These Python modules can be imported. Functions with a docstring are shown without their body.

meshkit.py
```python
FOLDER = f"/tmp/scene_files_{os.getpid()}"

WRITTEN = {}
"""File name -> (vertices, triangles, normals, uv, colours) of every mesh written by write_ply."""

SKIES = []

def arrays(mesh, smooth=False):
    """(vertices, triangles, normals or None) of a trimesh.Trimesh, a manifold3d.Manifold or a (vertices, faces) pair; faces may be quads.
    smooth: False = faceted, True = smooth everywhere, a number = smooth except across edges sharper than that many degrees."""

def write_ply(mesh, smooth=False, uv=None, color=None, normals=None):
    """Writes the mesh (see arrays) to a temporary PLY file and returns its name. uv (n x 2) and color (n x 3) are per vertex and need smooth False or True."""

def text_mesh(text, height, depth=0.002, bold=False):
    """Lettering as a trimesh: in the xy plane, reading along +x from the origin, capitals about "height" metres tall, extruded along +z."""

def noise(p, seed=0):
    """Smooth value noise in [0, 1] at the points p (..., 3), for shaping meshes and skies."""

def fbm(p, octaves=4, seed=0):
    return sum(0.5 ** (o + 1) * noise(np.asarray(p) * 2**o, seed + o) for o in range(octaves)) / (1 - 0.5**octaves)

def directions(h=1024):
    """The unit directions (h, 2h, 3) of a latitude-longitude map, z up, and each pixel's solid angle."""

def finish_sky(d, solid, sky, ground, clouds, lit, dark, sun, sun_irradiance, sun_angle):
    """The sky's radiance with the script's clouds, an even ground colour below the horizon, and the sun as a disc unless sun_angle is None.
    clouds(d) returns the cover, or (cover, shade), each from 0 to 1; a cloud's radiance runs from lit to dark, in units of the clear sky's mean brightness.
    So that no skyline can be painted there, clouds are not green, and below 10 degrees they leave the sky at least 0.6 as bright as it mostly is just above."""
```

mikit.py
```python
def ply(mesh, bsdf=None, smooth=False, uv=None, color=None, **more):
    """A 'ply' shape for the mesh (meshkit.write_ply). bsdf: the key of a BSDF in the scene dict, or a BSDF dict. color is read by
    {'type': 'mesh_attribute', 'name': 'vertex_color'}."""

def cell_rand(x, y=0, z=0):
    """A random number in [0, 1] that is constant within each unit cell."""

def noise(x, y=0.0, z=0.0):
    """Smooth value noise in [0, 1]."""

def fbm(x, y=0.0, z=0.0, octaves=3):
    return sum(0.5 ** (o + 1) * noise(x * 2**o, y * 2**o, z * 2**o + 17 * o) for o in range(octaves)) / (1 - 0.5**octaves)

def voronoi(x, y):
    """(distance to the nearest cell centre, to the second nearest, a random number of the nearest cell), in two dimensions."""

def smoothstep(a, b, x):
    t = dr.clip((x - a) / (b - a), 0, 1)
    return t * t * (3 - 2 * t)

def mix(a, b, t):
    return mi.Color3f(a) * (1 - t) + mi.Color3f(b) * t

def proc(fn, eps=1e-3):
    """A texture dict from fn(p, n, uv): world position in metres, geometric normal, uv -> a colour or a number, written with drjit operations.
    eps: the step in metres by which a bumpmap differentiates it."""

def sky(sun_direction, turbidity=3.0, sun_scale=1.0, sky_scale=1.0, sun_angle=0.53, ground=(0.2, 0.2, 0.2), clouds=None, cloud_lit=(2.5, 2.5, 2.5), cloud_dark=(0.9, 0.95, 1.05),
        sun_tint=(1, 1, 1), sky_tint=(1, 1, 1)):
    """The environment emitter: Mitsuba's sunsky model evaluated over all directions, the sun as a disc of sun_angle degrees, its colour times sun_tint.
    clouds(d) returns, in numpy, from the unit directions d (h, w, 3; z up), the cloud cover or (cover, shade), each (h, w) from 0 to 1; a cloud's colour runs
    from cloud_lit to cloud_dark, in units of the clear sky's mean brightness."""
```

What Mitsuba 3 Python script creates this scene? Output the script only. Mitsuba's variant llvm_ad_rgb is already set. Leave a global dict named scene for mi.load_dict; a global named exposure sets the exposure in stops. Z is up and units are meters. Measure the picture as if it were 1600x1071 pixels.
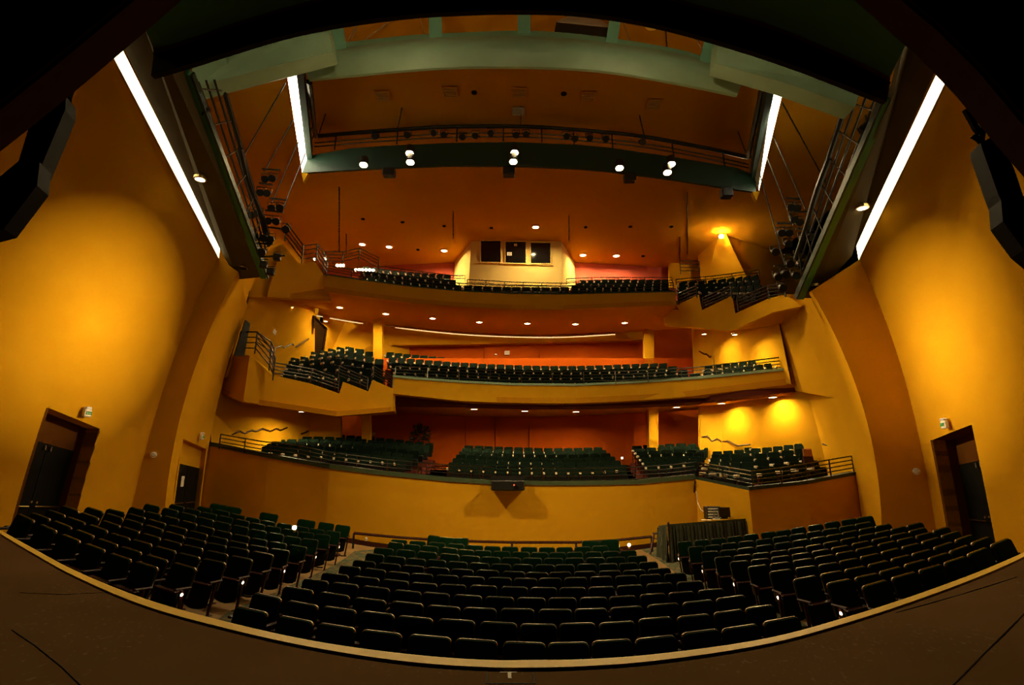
import math
import numpy as np
import trimesh
import mitsuba as mi
import mikit
import meshkit
from shapely.geometry import Polygon
T = mi.ScalarTransform4f

# ------------------------------------------------------------------ camera, light, exposure
FOC, PITCH, EYE = 850.0, math.radians(14.0), 1.6
CP, SP = math.cos(PITCH), math.sin(PITCH)
exposure = 3.0
scene, labels = {'type': 'scene'}, {}
scene['camera'] = {'type': 'perspective', 'fov': 2 * math.degrees(math.atan(800 / FOC)), 'fov_axis': 'x', 'near_clip': 0.1, 'far_clip': 200.0,
                   'to_world': T().look_at(origin=[0, 0, EYE], target=[0, CP, EYE + SP], up=[0, 0, 1])}
# brightness of the lamps (radiance), warm white
WARM = np.array([1.0, 0.77, 0.38])
COVE = np.array([1.0, 0.84, 0.42]) * 0.38           # radiance of the fluorescent coves along the side walls
CATWALK_STRIP = np.array([1.0, 0.90, 0.60]) * 1.1   # radiance of the strips beside the catwalk over the hall
MIDDLE_COVE = WARM * 0.12                           # radiance of the cove behind the lower balcony
BULB = WARM * 2.2                                   # radiance of the bulbs one looks into
CATWALK_BEAM = WARM * 6.3                           # intensity of the beams of the catwalk lamps
HEADER_BEAM = WARM * 1.7                            # unseen stage lights added behind the header to brighten the ceiling beams
BRIDGE_BEAM = WARM * 41.0                           # stage lights added on the bridges to light the rear wall
WALL_WASH = WARM * 270.0                            # beams on the side walls
SOFFIT_LAMP = WARM * 4.2                            # downlights under the balconies
CEILING_LAMP = WARM * 9.0                           # downlights in the high ceiling
WASHER = WARM * 3.2                                 # lamps added to light the yellow balcony side walls and a back corner

# ------------------------------------------------------------------ helpers
def at(x, y, Y):
    """The point at forward distance Y that stands at this place of the photograph."""
    u, v = (x - 800) / FOC, (535.5 - y) / FOC
    r = np.array([u, CP - v * SP, v * CP + SP])
    return r * (Y / r[1]) + [0, 0, EYE]

def on_dish(x, y, z0, k):
    """The point of the dished surface z = z0 + k x^2 seen at this place."""
    u, v = (x - 800) / FOC, (535.5 - y) / FOC
    r = np.array([u, CP - v * SP, v * CP + SP])
    a, b, c = k * r[0] ** 2, -r[2], z0 - EYE
    if a < 1e-9:
        t = -c / b
    else:
        D = math.sqrt(max(b * b - 4 * a * c, 0))
        t = min(q for q in ((-b - D) / (2 * a), (-b + D) / (2 * a)) if q > 0)
    return r * t + [0, 0, EYE]

def on_level(x, y, z):
    u, v = (x - 800) / FOC, (535.5 - y) / FOC
    r = np.array([u, CP - v * SP, v * CP + SP])
    return r * ((z - EYE) / r[2]) + [0, 0, EYE]

def seen_on(mesh, x, y):
    """The nearest point of the mesh seen at this place of the photograph."""
    o = np.array([0, 0, EYE]); d = unit(at(x, y, 10.0) - o)
    v, f = np.asarray(mesh.vertices), np.asarray(mesh.faces)
    a, e1, e2 = v[f[:, 0]], v[f[:, 1]] - v[f[:, 0]], v[f[:, 2]] - v[f[:, 0]]
    h = np.cross(d, e2); det = (e1 * h).sum(1); det = np.where(abs(det) < 1e-12, 1e-12, det)
    s = o - a; u = (s * h).sum(1) / det; q = np.cross(s, e1); w = (q * d).sum(1) / det; t = (e2 * q).sum(1) / det
    ok = (u >= -1e-6) & (w >= -1e-6) & (u + w <= 1 + 1e-6) & (t > .1)
    if not ok.any():
        raise ValueError(f'nothing seen at {x}, {y}')
    return o + d * t[ok].min()

def pts(L):
    return np.array([at(*p) for p in L])

def on_plan(x, y, A, B, off=0.0):
    """Where the ray meets the upright plane through A and B, moved towards the camera by off."""
    A, B = np.array(A, float), np.array(B, float)
    nrm = unit([B[1] - A[1], A[0] - B[0], 0])
    E = np.array([0, 0, EYE])
    if np.dot(nrm, E - A) < 0:
        nrm = -nrm
    q = at(x, y, 10.0) - E
    t = np.dot(nrm, A + nrm * off - E) / np.dot(nrm, q)
    return E + q * t

def front(L, A, B):
    """Points of the upright plane through A and B that stand at these places of the photograph."""
    return np.array([on_plan(x, y, A, B) for x, y, *_ in L])

def sheet(c, off, n=7):
    """A wall between four corners (in order), gently curved where they are not in one plane."""
    a, b, d, e = [np.array(q, float) for q in c]
    s = np.linspace(0, 1, n)[:, None, None]; t = np.linspace(0, 1, n)[None, :, None]
    G = (1 - s) * ((1 - t) * a + t * b) + s * ((1 - t) * e + t * d)
    N = n * n; v = np.vstack([G.reshape(-1, 3), G.reshape(-1, 3) + off]); f = []
    for i in range(n - 1):
        for k in range(n - 1):
            q = i * n + k
            f += [[q, q + 1, q + n + 1], [q, q + n + 1, q + n], [N + q, N + q + n + 1, N + q + 1], [N + q, N + q + n, N + q + n + 1]]
    ring = [k for k in range(n)] + [i * n + n - 1 for i in range(1, n)] + [N - 1 - k for k in range(1, n)] + [i * n for i in range(n - 2, 0, -1)]
    for i, q in enumerate(ring):
        h = ring[(i + 1) % len(ring)]
        f += [[q, N + q, N + h], [q, N + h, h]]
    return closed(v, np.array(f))

def unit(v):
    v = np.asarray(v, float)
    return v / max(np.linalg.norm(v), 1e-12)

def join(ms):
    vs, fs, n = [], [], 0
    for m in ms:
        v, f = (m.vertices, m.faces) if hasattr(m, 'faces') else m
        vs.append(np.asarray(v)); fs.append(np.asarray(f) + n); n += len(v)
    return trimesh.Trimesh(np.vstack(vs), np.vstack(fs), process=False)

def closed(v, f):
    m = trimesh.Trimesh(v, f, process=False)
    if m.volume < 0:
        m.invert()
    return m

def poly_solid(P, off):
    """A plate with outline P (3D points) and thickness vector off."""
    P = np.asarray(P, float); off = np.asarray(off, float)
    c = P.mean(0); U, S, V = np.linalg.svd(P - c)
    q = (P - c) @ V[:2].T
    pv, pf = trimesh.creation.triangulate_polygon(Polygon(q), engine='earcut')
    idx = np.array([np.argmin(((q - p[:2]) ** 2).sum(1)) for p in pv])
    f = idx[pf]; n = len(P)
    a = sum(q[i][0] * q[(i + 1) % n][1] - q[(i + 1) % n][0] * q[i][1] for i in range(n))
    order = range(n) if a > 0 else range(n)
    g = []
    for t in f:
        w = (q[t[1]] - q[t[0]])[0] * (q[t[2]] - q[t[0]])[1] - (q[t[1]] - q[t[0]])[1] * (q[t[2]] - q[t[0]])[0]
        g.append(t if w > 0 else t[::-1])
    f = np.array(g)
    sides = []
    for i in range(n):
        j = (i + 1) % n
        s = [[i, j, j + n], [i, j + n, i + n]]
        sides += s if a > 0 else [t[::-1] for t in s]
    F = np.vstack([f[:, ::-1], f + n, np.array(sides)])
    return closed(np.vstack([P, P + off]), F)

def strip_solid(A, B, off):
    """A band between the lines A and B with thickness off (one vector, or one per point)."""
    A, B = np.asarray(A, float), np.asarray(B, float); n = len(A)
    off = np.broadcast_to(np.asarray(off, float), A.shape)
    v = np.vstack([A, B, A + off, B + off]); f = []
    for i in range(n - 1):
        a, b, c, d = i, i + 1, n + i, n + i + 1
        f += [[a, b, d], [a, d, c], [2 * n + a, 2 * n + d, 2 * n + b], [2 * n + a, 2 * n + c, 2 * n + d]]
        f += [[a, 2 * n + b, b], [a, 2 * n + a, 2 * n + b], [c, d, 2 * n + d], [c, 2 * n + d, 2 * n + c]]
    for i in (0, n - 1):
        s = [[i, n + i, 3 * n + i], [i, 3 * n + i, 2 * n + i]]
        f += s if i == 0 else [t[::-1] for t in s]
    return closed(v, np.array(f))

def tube(path, r, n=8):
    path = np.asarray(path, float); m = len(path)
    tg = np.array([unit(path[min(i + 1, m - 1)] - path[max(i - 1, 0)]) for i in range(m)])
    up = np.array([0, 0, 1.0]) if abs(tg[0][2]) < 0.9 else np.array([1.0, 0, 0])
    v = []
    for i in range(m):
        s = unit(np.cross(tg[i], up)); w = np.cross(s, tg[i]); up = w
        k = 1.0
        if 0 < i < m - 1:
            c = abs(np.dot(unit(path[i + 1] - path[i]), tg[i])); k = 1 / max(c, 0.5) ** 0.5
        for j in range(n):
            a = 2 * math.pi * j / n
            v.append(path[i] + r * k * (math.cos(a) * s + math.sin(a) * w))
    f = []
    for i in range(m - 1):
        for j in range(n):
            a, b = i * n + j, i * n + (j + 1) % n
            f += [[a, b, b + n], [a, b + n, a + n]]
    v += [path[0], path[-1]]
    for j in range(n):
        f += [[m * n, (j + 1) % n, j], [m * n + 1, (m - 1) * n + j, (m - 1) * n + (j + 1) % n]]
    return closed(np.array(v), np.array(f))

def box(c, s, X=(1, 0, 0), Z=(0, 0, 1)):
    X = unit(X); Y = unit(np.cross(Z, X)); Z = np.cross(X, Y)
    m = trimesh.creation.box(extents=s)
    R = np.eye(4); R[:3, 0], R[:3, 1], R[:3, 2], R[:3, 3] = X, Y, Z, c
    m.apply_transform(R)
    return m

def rbox(c, s, r, X=(1, 0, 0), Z=(0, 0, 1)):
    """A box with chamfered edges."""
    h = np.array(s) / 2; v = []
    for sx in (-1, 1):
        for sy in (-1, 1):
            for sz in (-1, 1):
                g = np.array([sx, sy, sz])
                for k in range(3):
                    e = h.copy(); e = e - r; e[k] = h[k]; v.append(g * e)
    m = trimesh.convex.convex_hull(np.array(v))
    X = unit(X); Y = unit(np.cross(Z, X)); Z = np.cross(X, Y)
    R = np.eye(4); R[:3, 0], R[:3, 1], R[:3, 2], R[:3, 3] = X, Y, Z, c
    m.apply_transform(R)
    return m

def cyl(p, q, r, n=16, r2=None):
    p, q = np.asarray(p, float), np.asarray(q, float); d = unit(q - p)
    s = unit(np.cross(d, [0, 0, 1] if abs(d[2]) < .9 else [1, 0, 0])); w = np.cross(d, s)
    a = np.arange(n) * 2 * math.pi / n
    ring = np.cos(a)[:, None] * s + np.sin(a)[:, None] * w
    v = np.vstack([p + r * ring, q + (r if r2 is None else r2) * ring, [p, q]])
    f = []
    for j in range(n):
        k = (j + 1) % n
        f += [[j, k, k + n], [j, k + n, j + n], [2 * n, k, j], [2 * n + 1, j + n, k + n]]
    return closed(v, np.array(f))

def disc(c, d, r, n=20):
    """A flat one-sided disc that looks along d."""
    d = unit(d); s = unit(np.cross(d, [0, 0, 1] if abs(d[2]) < .9 else [1, 0, 0])); w = np.cross(d, s)
    a = np.arange(n) * 2 * math.pi / n
    v = np.vstack([np.asarray(c) + r * (np.cos(a)[:, None] * s + np.sin(a)[:, None] * w), [c]])
    return trimesh.Trimesh(v, np.array([[j, (j + 1) % n, n] for j in range(n)]), process=False)

def smooth_line(P, n):
    """n points along a Catmull-Rom curve through P."""
    P = np.asarray(P, float); m = len(P)
    Q = np.vstack([2 * P[0] - P[1], P, 2 * P[-1] - P[-2]])
    out = []
    for s in np.linspace(0, m - 1, n):
        i = min(int(s), m - 2); t = s - i
        a, b, c, d = Q[i:i + 4]
        out.append(.5 * (2 * b + (c - a) * t + (2 * a - 5 * b + 4 * c - d) * t * t + (3 * b - a - 3 * c + d) * t ** 3))
    return np.array(out)

ORD = ['first', 'second', 'third', 'fourth', 'fifth', 'sixth', 'seventh', 'eighth', 'ninth', 'tenth', 'eleventh', 'twelfth', 'thirteenth', 'fourteenth', 'fifteenth', 'sixteenth', 'seventeenth']
used = {}
def numbered(name):
    n = used.get(name, 0); used[name] = n + 1
    return name if n == 0 else f'{name}_{n:03d}'

def put(name, mesh, mat, parent=None, smooth=False, label=None, cat=None, group=None, kind=None, emit=None, weight=.002, **more):
    key = numbered((parent + '__' if parent else '') + name)
    d = mesh if isinstance(mesh, dict) else mikit.ply(mesh, mat, smooth=smooth, **more)
    if emit is not None:
        d['emitter'] = {'type': 'area', 'radiance': {'type': 'rgb', 'value': [float(c) for c in emit]}, 'sampling_weight': float(weight)}
    scene[key] = d
    tag(key, label, cat, group, kind)
    return key

def tag(key, label=None, cat=None, group=None, kind=None):
    e = {k: v for k, v in (('label', label), ('category', cat), ('group', group), ('kind', kind)) if v}
    if e:
        labels.setdefault(key, {}).update(e)

def thing(name, label, cat, group=None, kind=None):
    key = numbered(name)
    tag(key, label, cat, group, kind)
    return key

def struct(name, mesh, mat, label, **more):
    return put(name, mesh, mat, label=label, kind='structure', **more)

# ------------------------------------------------------------------ materials
def mat(name, rgb, rough=0.6, metal=0.0, fn=None, spec=0.5, **more):
    col = mikit.proc(fn) if fn else {'type': 'rgb', 'value': [float(c) for c in rgb]}
    if rough == 'matte':
        scene[name] = {'type': 'twosided', 'bsdf': {'type': 'diffuse', 'reflectance': col}}
        return
    scene[name] = {'type': 'twosided', 'bsdf': {'type': 'principled', 'base_color': col, 'roughness': rough, 'metallic': metal, 'specular': spec, **more}}

def mottled(a, b, s):
    return lambda p, n, uv: mikit.mix(a, b, mikit.smoothstep(0.3, 0.7, mikit.fbm(p.x * s, p.y * s, p.z * s, 3)))

def carpet(p, n, uv):
    d1, d2, r = mikit.voronoi(p.x * 5, p.y * 5)
    return mikit.mix((0.06, 0.055, 0.03), mikit.mix((0.16, 0.11, 0.05), (0.05, 0.09, 0.06), r), mikit.smoothstep(0.05, 0.22, d2 - d1))

def stage_paint(p, n, uv):
    g = mikit.fbm(p.x * 0.8, p.y * 0.8, 3.0, 3)
    c = mikit.mix((0.11, 0.060, 0.024), (0.16, 0.090, 0.038), g)
    s = mikit.smoothstep(0.84, 0.90, mikit.noise(p.x * 45, p.y * 22)) * mikit.smoothstep(0.5, 0.7, mikit.noise(p.x * 1.7, p.y * 1.7, 9))
    return mikit.mix(c, (0.22, 0.16, 0.10), s * 0.5)

def floor_stain(p, n, uv):
    return mikit.mix((0.20, 0.115, 0.035), (0.28, 0.165, 0.055), mikit.fbm(p.x * 3, p.y * 3, 1.0, 3))

mat('paint_amber', None, 'matte', fn=mottled((0.62, 0.300, 0.010), (0.66, 0.325, 0.012), 0.7), spec=0.25)
mat('paint_red', None, 'matte', fn=mottled((0.54, 0.085, 0.006), (0.58, 0.095, 0.007), 0.7), spec=0.25)
mat('paint_rose', (0.50, 0.10, 0.06), 'matte', spec=0.25)
mat('paint_cream', (0.76, 0.54, 0.17), 'matte', spec=0.25)
mat('paint_ceiling', None, 'matte', fn=mottled((0.52, 0.21, 0.008), (0.56, 0.23, 0.009), 0.4), spec=0.15)
mat('paint_black', (0.004, 0.003, 0.002), 0.7, spec=0.15)
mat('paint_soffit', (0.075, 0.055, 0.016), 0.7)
mat('umber_dimmed', (0.045, 0.018, 0.004), 0.8, spec=0.1)  # brown darkened to give the arch inner faces their dim light
mat('speaker_black', (0.0025, 0.002, 0.0015), 0.7, spec=0.1)
mat('paint_green', (0.045, 0.22, 0.12), 0.45)
mat('paint_green_dark', (0.006, 0.026, 0.013), 0.5)
mat('paint_mint', (0.20, 0.46, 0.32), 0.5)
mat('paint_sage', None, 0.5, fn=mottled((0.24, 0.36, 0.23), (0.29, 0.42, 0.27), 0.9))
mat('strip_gold', (0.88, 0.58, 0.10), 0.4, spec=0.3)
mat('stage_floor', None, 'matte', fn=stage_paint)
mat('pit_floor', None, 0.7, fn=floor_stain)
mat('carpet', None, 0.95, fn=carpet, spec=0.1)
mat('carpet_maroon', (0.10, 0.02, 0.012), 0.95, spec=0.1)
mat('metal_black', (0.02, 0.018, 0.015), 0.4, metal=0.3)
mat('rail_metal', (0.10, 0.095, 0.08), 0.18, metal=1.0)
mat('rail_dark', (0.05, 0.04, 0.03), 0.35, metal=0.5)
mat('brass', (0.72, 0.55, 0.25), 0.25, metal=1.0)
mat('steel', (0.6, 0.58, 0.52), 0.25, metal=1.0)
mat('white_plastic', (0.75, 0.70, 0.60), 0.4)
mat('paper', (0.80, 0.74, 0.60), 0.8)
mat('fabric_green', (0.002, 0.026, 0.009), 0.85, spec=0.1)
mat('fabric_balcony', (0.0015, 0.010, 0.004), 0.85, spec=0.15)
mat('seat_black', (0.006, 0.006, 0.004), 0.6, spec=0.1)
mat('seat_rim', (0.17, 0.12, 0.065), 0.22, metal=1.0)
mat('paint_olive', (0.05, 0.075, 0.03), 0.5)
mat('recess_brown', (0.12, 0.040, 0.008), 'matte', spec=0.15)  # brown of the door reveals and over-door panels, darker than the walls
mat('wood_red', (0.045, 0.010, 0.006), 0.4, spec=0.25)
mat('wood_arm', (0.36, 0.22, 0.10), 0.25, clearcoat=0.8, clearcoat_gloss=0.9)
mat('arm_glint', (0.85, 0.74, 0.52), 0.35)  # lamp glints on the balcony armrests, put into a pale colour
mat('door_brown', (0.03, 0.012, 0.004), 'matte')
mat('door_black', (0.008, 0.008, 0.006), 0.6, spec=0.08)
mat('glass_dark', (0.006, 0.006, 0.006), 0.06)
mat('lens_glass', (0.05, 0.045, 0.04), 0.08, metal=0.6)
mat('skirt_cloth', (0.035, 0.042, 0.022), 0.85, sheen=0.3)
mat('exit_green', (0.10, 0.42, 0.14), 0.5)
mat('concrete', (0.42, 0.36, 0.28), 0.8)
mat('leaf', (0.01, 0.03, 0.012), 0.6)
mat('lamp_glass', (0.8, 0.8, 0.8), 0.3)
mat('terracotta', (0.50, 0.17, 0.05), 0.6)

# ------------------------------------------------------------------ floors and stage
STAGE_K, PIT_Z = 0.012, 1.6 - 2.73

def pit_k(x):
    return 0.014 if x < 0 else 0.0125

def pit_z(x):
    """Height of the floor: a shallow dish that sinks again outside the seats, along the side walls."""
    e = 9.3 if x < 0 else 8.6
    d = max(abs(x) - e, 0)
    return PIT_Z + pit_k(x) * min(abs(x), e) ** 2 - min(d * .45, .5)

xs = np.linspace(-13, 13, 53)
g = np.array([[[x, y, pit_z(x)] for x in xs] for y in np.linspace(5, 22.5, 8)])
v, f = g.reshape(-1, 3), []
for j in range(7):
    for i in range(52):
        a = j * 53 + i
        f += [[a, a + 1, a + 54], [a, a + 54, a + 53]]
nv = len(v)
edge = [i for i in range(53)] + [53 * j + 52 for j in range(1, 8)] + [53 * 7 + i for i in range(51, -1, -1)] + [53 * j for j in range(6, 0, -1)]
low = v - [0, 0, 0.4]
F = f + [[t[0] + nv, t[2] + nv, t[1] + nv] for t in f]
for i, e in enumerate(edge):
    h = edge[(i + 1) % len(edge)]
    F += [[e, e + nv, h + nv], [e, h + nv, h]]
struct('floor', closed(np.vstack([v, low]), np.array(F)), 'pit_floor', 'brown floor of the hall under the green seats', smooth=30)

UP = [(0, 829.5), (56, 861), (112, 891), (224, 937), (350, 973), (490, 1004), (631, 1024), (750, 1033.5), (835, 1034), (919, 1032.5), (1031, 1024), (1200, 999.5), (1325, 966), (1450, 925), (1550, 887), (1600, 865)]
LO = [(0, 835.5), (56, 869), (112, 900), (224, 948), (350, 983.5), (490, 1014.5), (631, 1036), (750, 1045), (835, 1046), (919, 1043.5), (1031, 1034.5), (1200, 1008.5), (1325, 975), (1450, 933.5), (1550, 895), (1600, 872)]

def edge_line(L):
    P = [on_dish(x, y, 0, STAGE_K) for x, y in L]
    P = [P[0] + (P[0] - P[1]) * k for k in (2.5,)] + P + [P[-1] + (P[-1] - P[-2]) * k for k in (2.0,)]
    P = smooth_line(P, 90)
    P[:, 2] = STAGE_K * P[:, 0] ** 2
    return P
outer, inner = edge_line(UP), edge_line(LO)
inward = np.array([unit(np.append((b - a)[:2], 0)) for a, b in zip(outer, inner)])
groove = inner + inward * 0.07
groove[:, 2] = STAGE_K * groove[:, 0] ** 2
rows = [groove]
for k in range(1, 13):
    R = groove.copy(); s = k / 12
    R[:, 1] = groove[:, 1] * (1 - s) + (-1.5) * s
    R[:, 2] = STAGE_K * R[:, 0] ** 2
    rows.append(R)
P = np.array(rows); m, n = P.shape[:2]
v = P.reshape(-1, 3); f = []
for j in range(m - 1):
    for i in range(n - 1):
        a = j * n + i
        f += [[a, a + n + 1, a + 1], [a, a + n, a + n + 1]]
stage = thing('stage', None, None)
tag('stage', 'dark brown painted wooden stage with a gold front edge', None, kind='structure')
top = trimesh.Trimesh(v, np.array(f), process=False)
if top.face_normals[:, 2].mean() < 0:
    top.invert()
put('stage_floor', top, 'stage_floor', 'stage', smooth=True)
put('edge_strip', strip_solid(outer + [0, 0, 0.012], inner + [0, 0, 0.012], [0, 0, -0.05]), 'strip_gold', 'stage', label='gold painted strip along the curved stage edge')
put('edge_groove', strip_solid(inner - [0, 0, 0.02], groove - [0, 0, 0.02], [0, 0, -0.05]), 'paint_black', 'stage', label='black gap behind the gold strip')
lowline = outer - inward * 0.0; bottom = lowline.copy(); bottom[:, 2] = [pit_z(x) - .02 for x in bottom[:, 0]]
put('front_face', strip_solid(lowline - [0, 0, .04] + inward * .04, bottom + inward * .04, inward * 0.1), 'paint_black', 'stage')

def flat_mark(name, x0, y0, x1, y1, w, mt, **k):
    a, b = on_dish(x0, y0, 0, STAGE_K), on_dish(x1, y1, 0, STAGE_K)
    return box((a + b) / 2 + [0, 0, .002], [np.linalg.norm(b - a), w, .004], X=b - a)
put('tape_mark', join([flat_mark('', 781, 1051.5, 808, 1051.5, .016, ''), flat_mark('', 796, 1051.5, 796.5, 1061, .03, '')]), 'paper', label='white T shaped tape mark on the stage near the front edge', cat='tape mark')
hatch = [flat_mark('', 762, 1052, 759.5, 1069, .012, ''), flat_mark('', 833, 1053.5, 835.5, 1069, .012, ''), flat_mark('', 759.5, 1069, 835.5, 1069, .012, '')]
put('hatch_joint', join(hatch), 'paint_black', 'stage')
k0 = [(18, 985), (55, 1010), (95, 1042), (125, 1071)]
put('board_joint', tube([on_dish(x, y, 0, STAGE_K) for x, y in k0], .006, 5), 'paint_black', 'stage')
put('board_joint', tube([on_dish(x, y, 0, STAGE_K) for x, y in [(1600, 960), (1540, 1020), (1490, 1071)]], .006, 5), 'paint_black', 'stage')
put('board_joint', tube([on_dish(x, y, 0, STAGE_K) for x, y in [(30, 927), (100, 930), (172, 926)]], .005, 5), 'paint_black', 'stage')
put('board_joint', tube([on_dish(x, y, 0, STAGE_K) for x, y in [(1400, 958), (1500, 930), (1590, 902)]], .005, 5), 'paint_black', 'stage')

# aisle carpets
def aisle(L, R):
    A = np.array([on_dish(x, y, PIT_Z, pit_k(x - 800)) for x, y in L]); B = np.array([on_dish(x, y, PIT_Z, pit_k(x - 800)) for x, y in R])
    A, B = smooth_line(A, 16), smooth_line(B, 16)
    for Q in (A, B):
        Q[:, 2] = [pit_z(x) + .012 for x in Q[:, 0]]
    return strip_solid(A, B, [0, 0, -.05])
struct('floor_aisle', aisle([(300, 1010), (350, 962), (436, 924), (520, 885), (555, 862)], [(470, 1060), (480, 990), (545, 915), (590, 880), (612, 858)]), 'carpet', 'patterned carpet of the aisle beside the left seat block')
struct('floor_aisle', aisle([(1130, 1060), (1130, 960), (1080, 915), (1035, 880), (1000, 858)], [(1290, 1000), (1215, 950), (1120, 900), (1060, 872), (1022, 856)]), 'carpet', 'patterned carpet of the aisle beside the right seat block')

# ------------------------------------------------------------------ side walls of the hall
def profile(L, Y):
    """Points (x, z) of a wall's edge line, bottom to top, at forward distance Y."""
    P = np.array([at(x, y, Y) for x, y in L])[:, [0, 2]]
    P = P[np.argsort(P[:, 1])]
    c = np.polyfit(P[:, 1], P[:, 0], 3); z = np.linspace(P[0, 1], P[-1, 1], 24)
    return np.column_stack([np.polyval(c, z), z])
L1 = profile([(340, 403), (332, 420), (316, 456), (297, 494), (279, 541), (263, 585), (247, 635), (238, 660), (219, 740), (207, 790), (203, 806), (199, 822), (195, 840)], 17.5)
R1 = profile([(1341, 406), (1366, 450), (1381, 491), (1397, 544), (1411, 591), (1425, 635), (1437, 687), (1450, 742), (1459.6, 819), (1463, 835), (1466, 852), (1468, 866)], 16.0)

def side_x(prof, z):
    return float(np.interp(z, prof[:, 1], prof[:, 0]))

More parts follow.
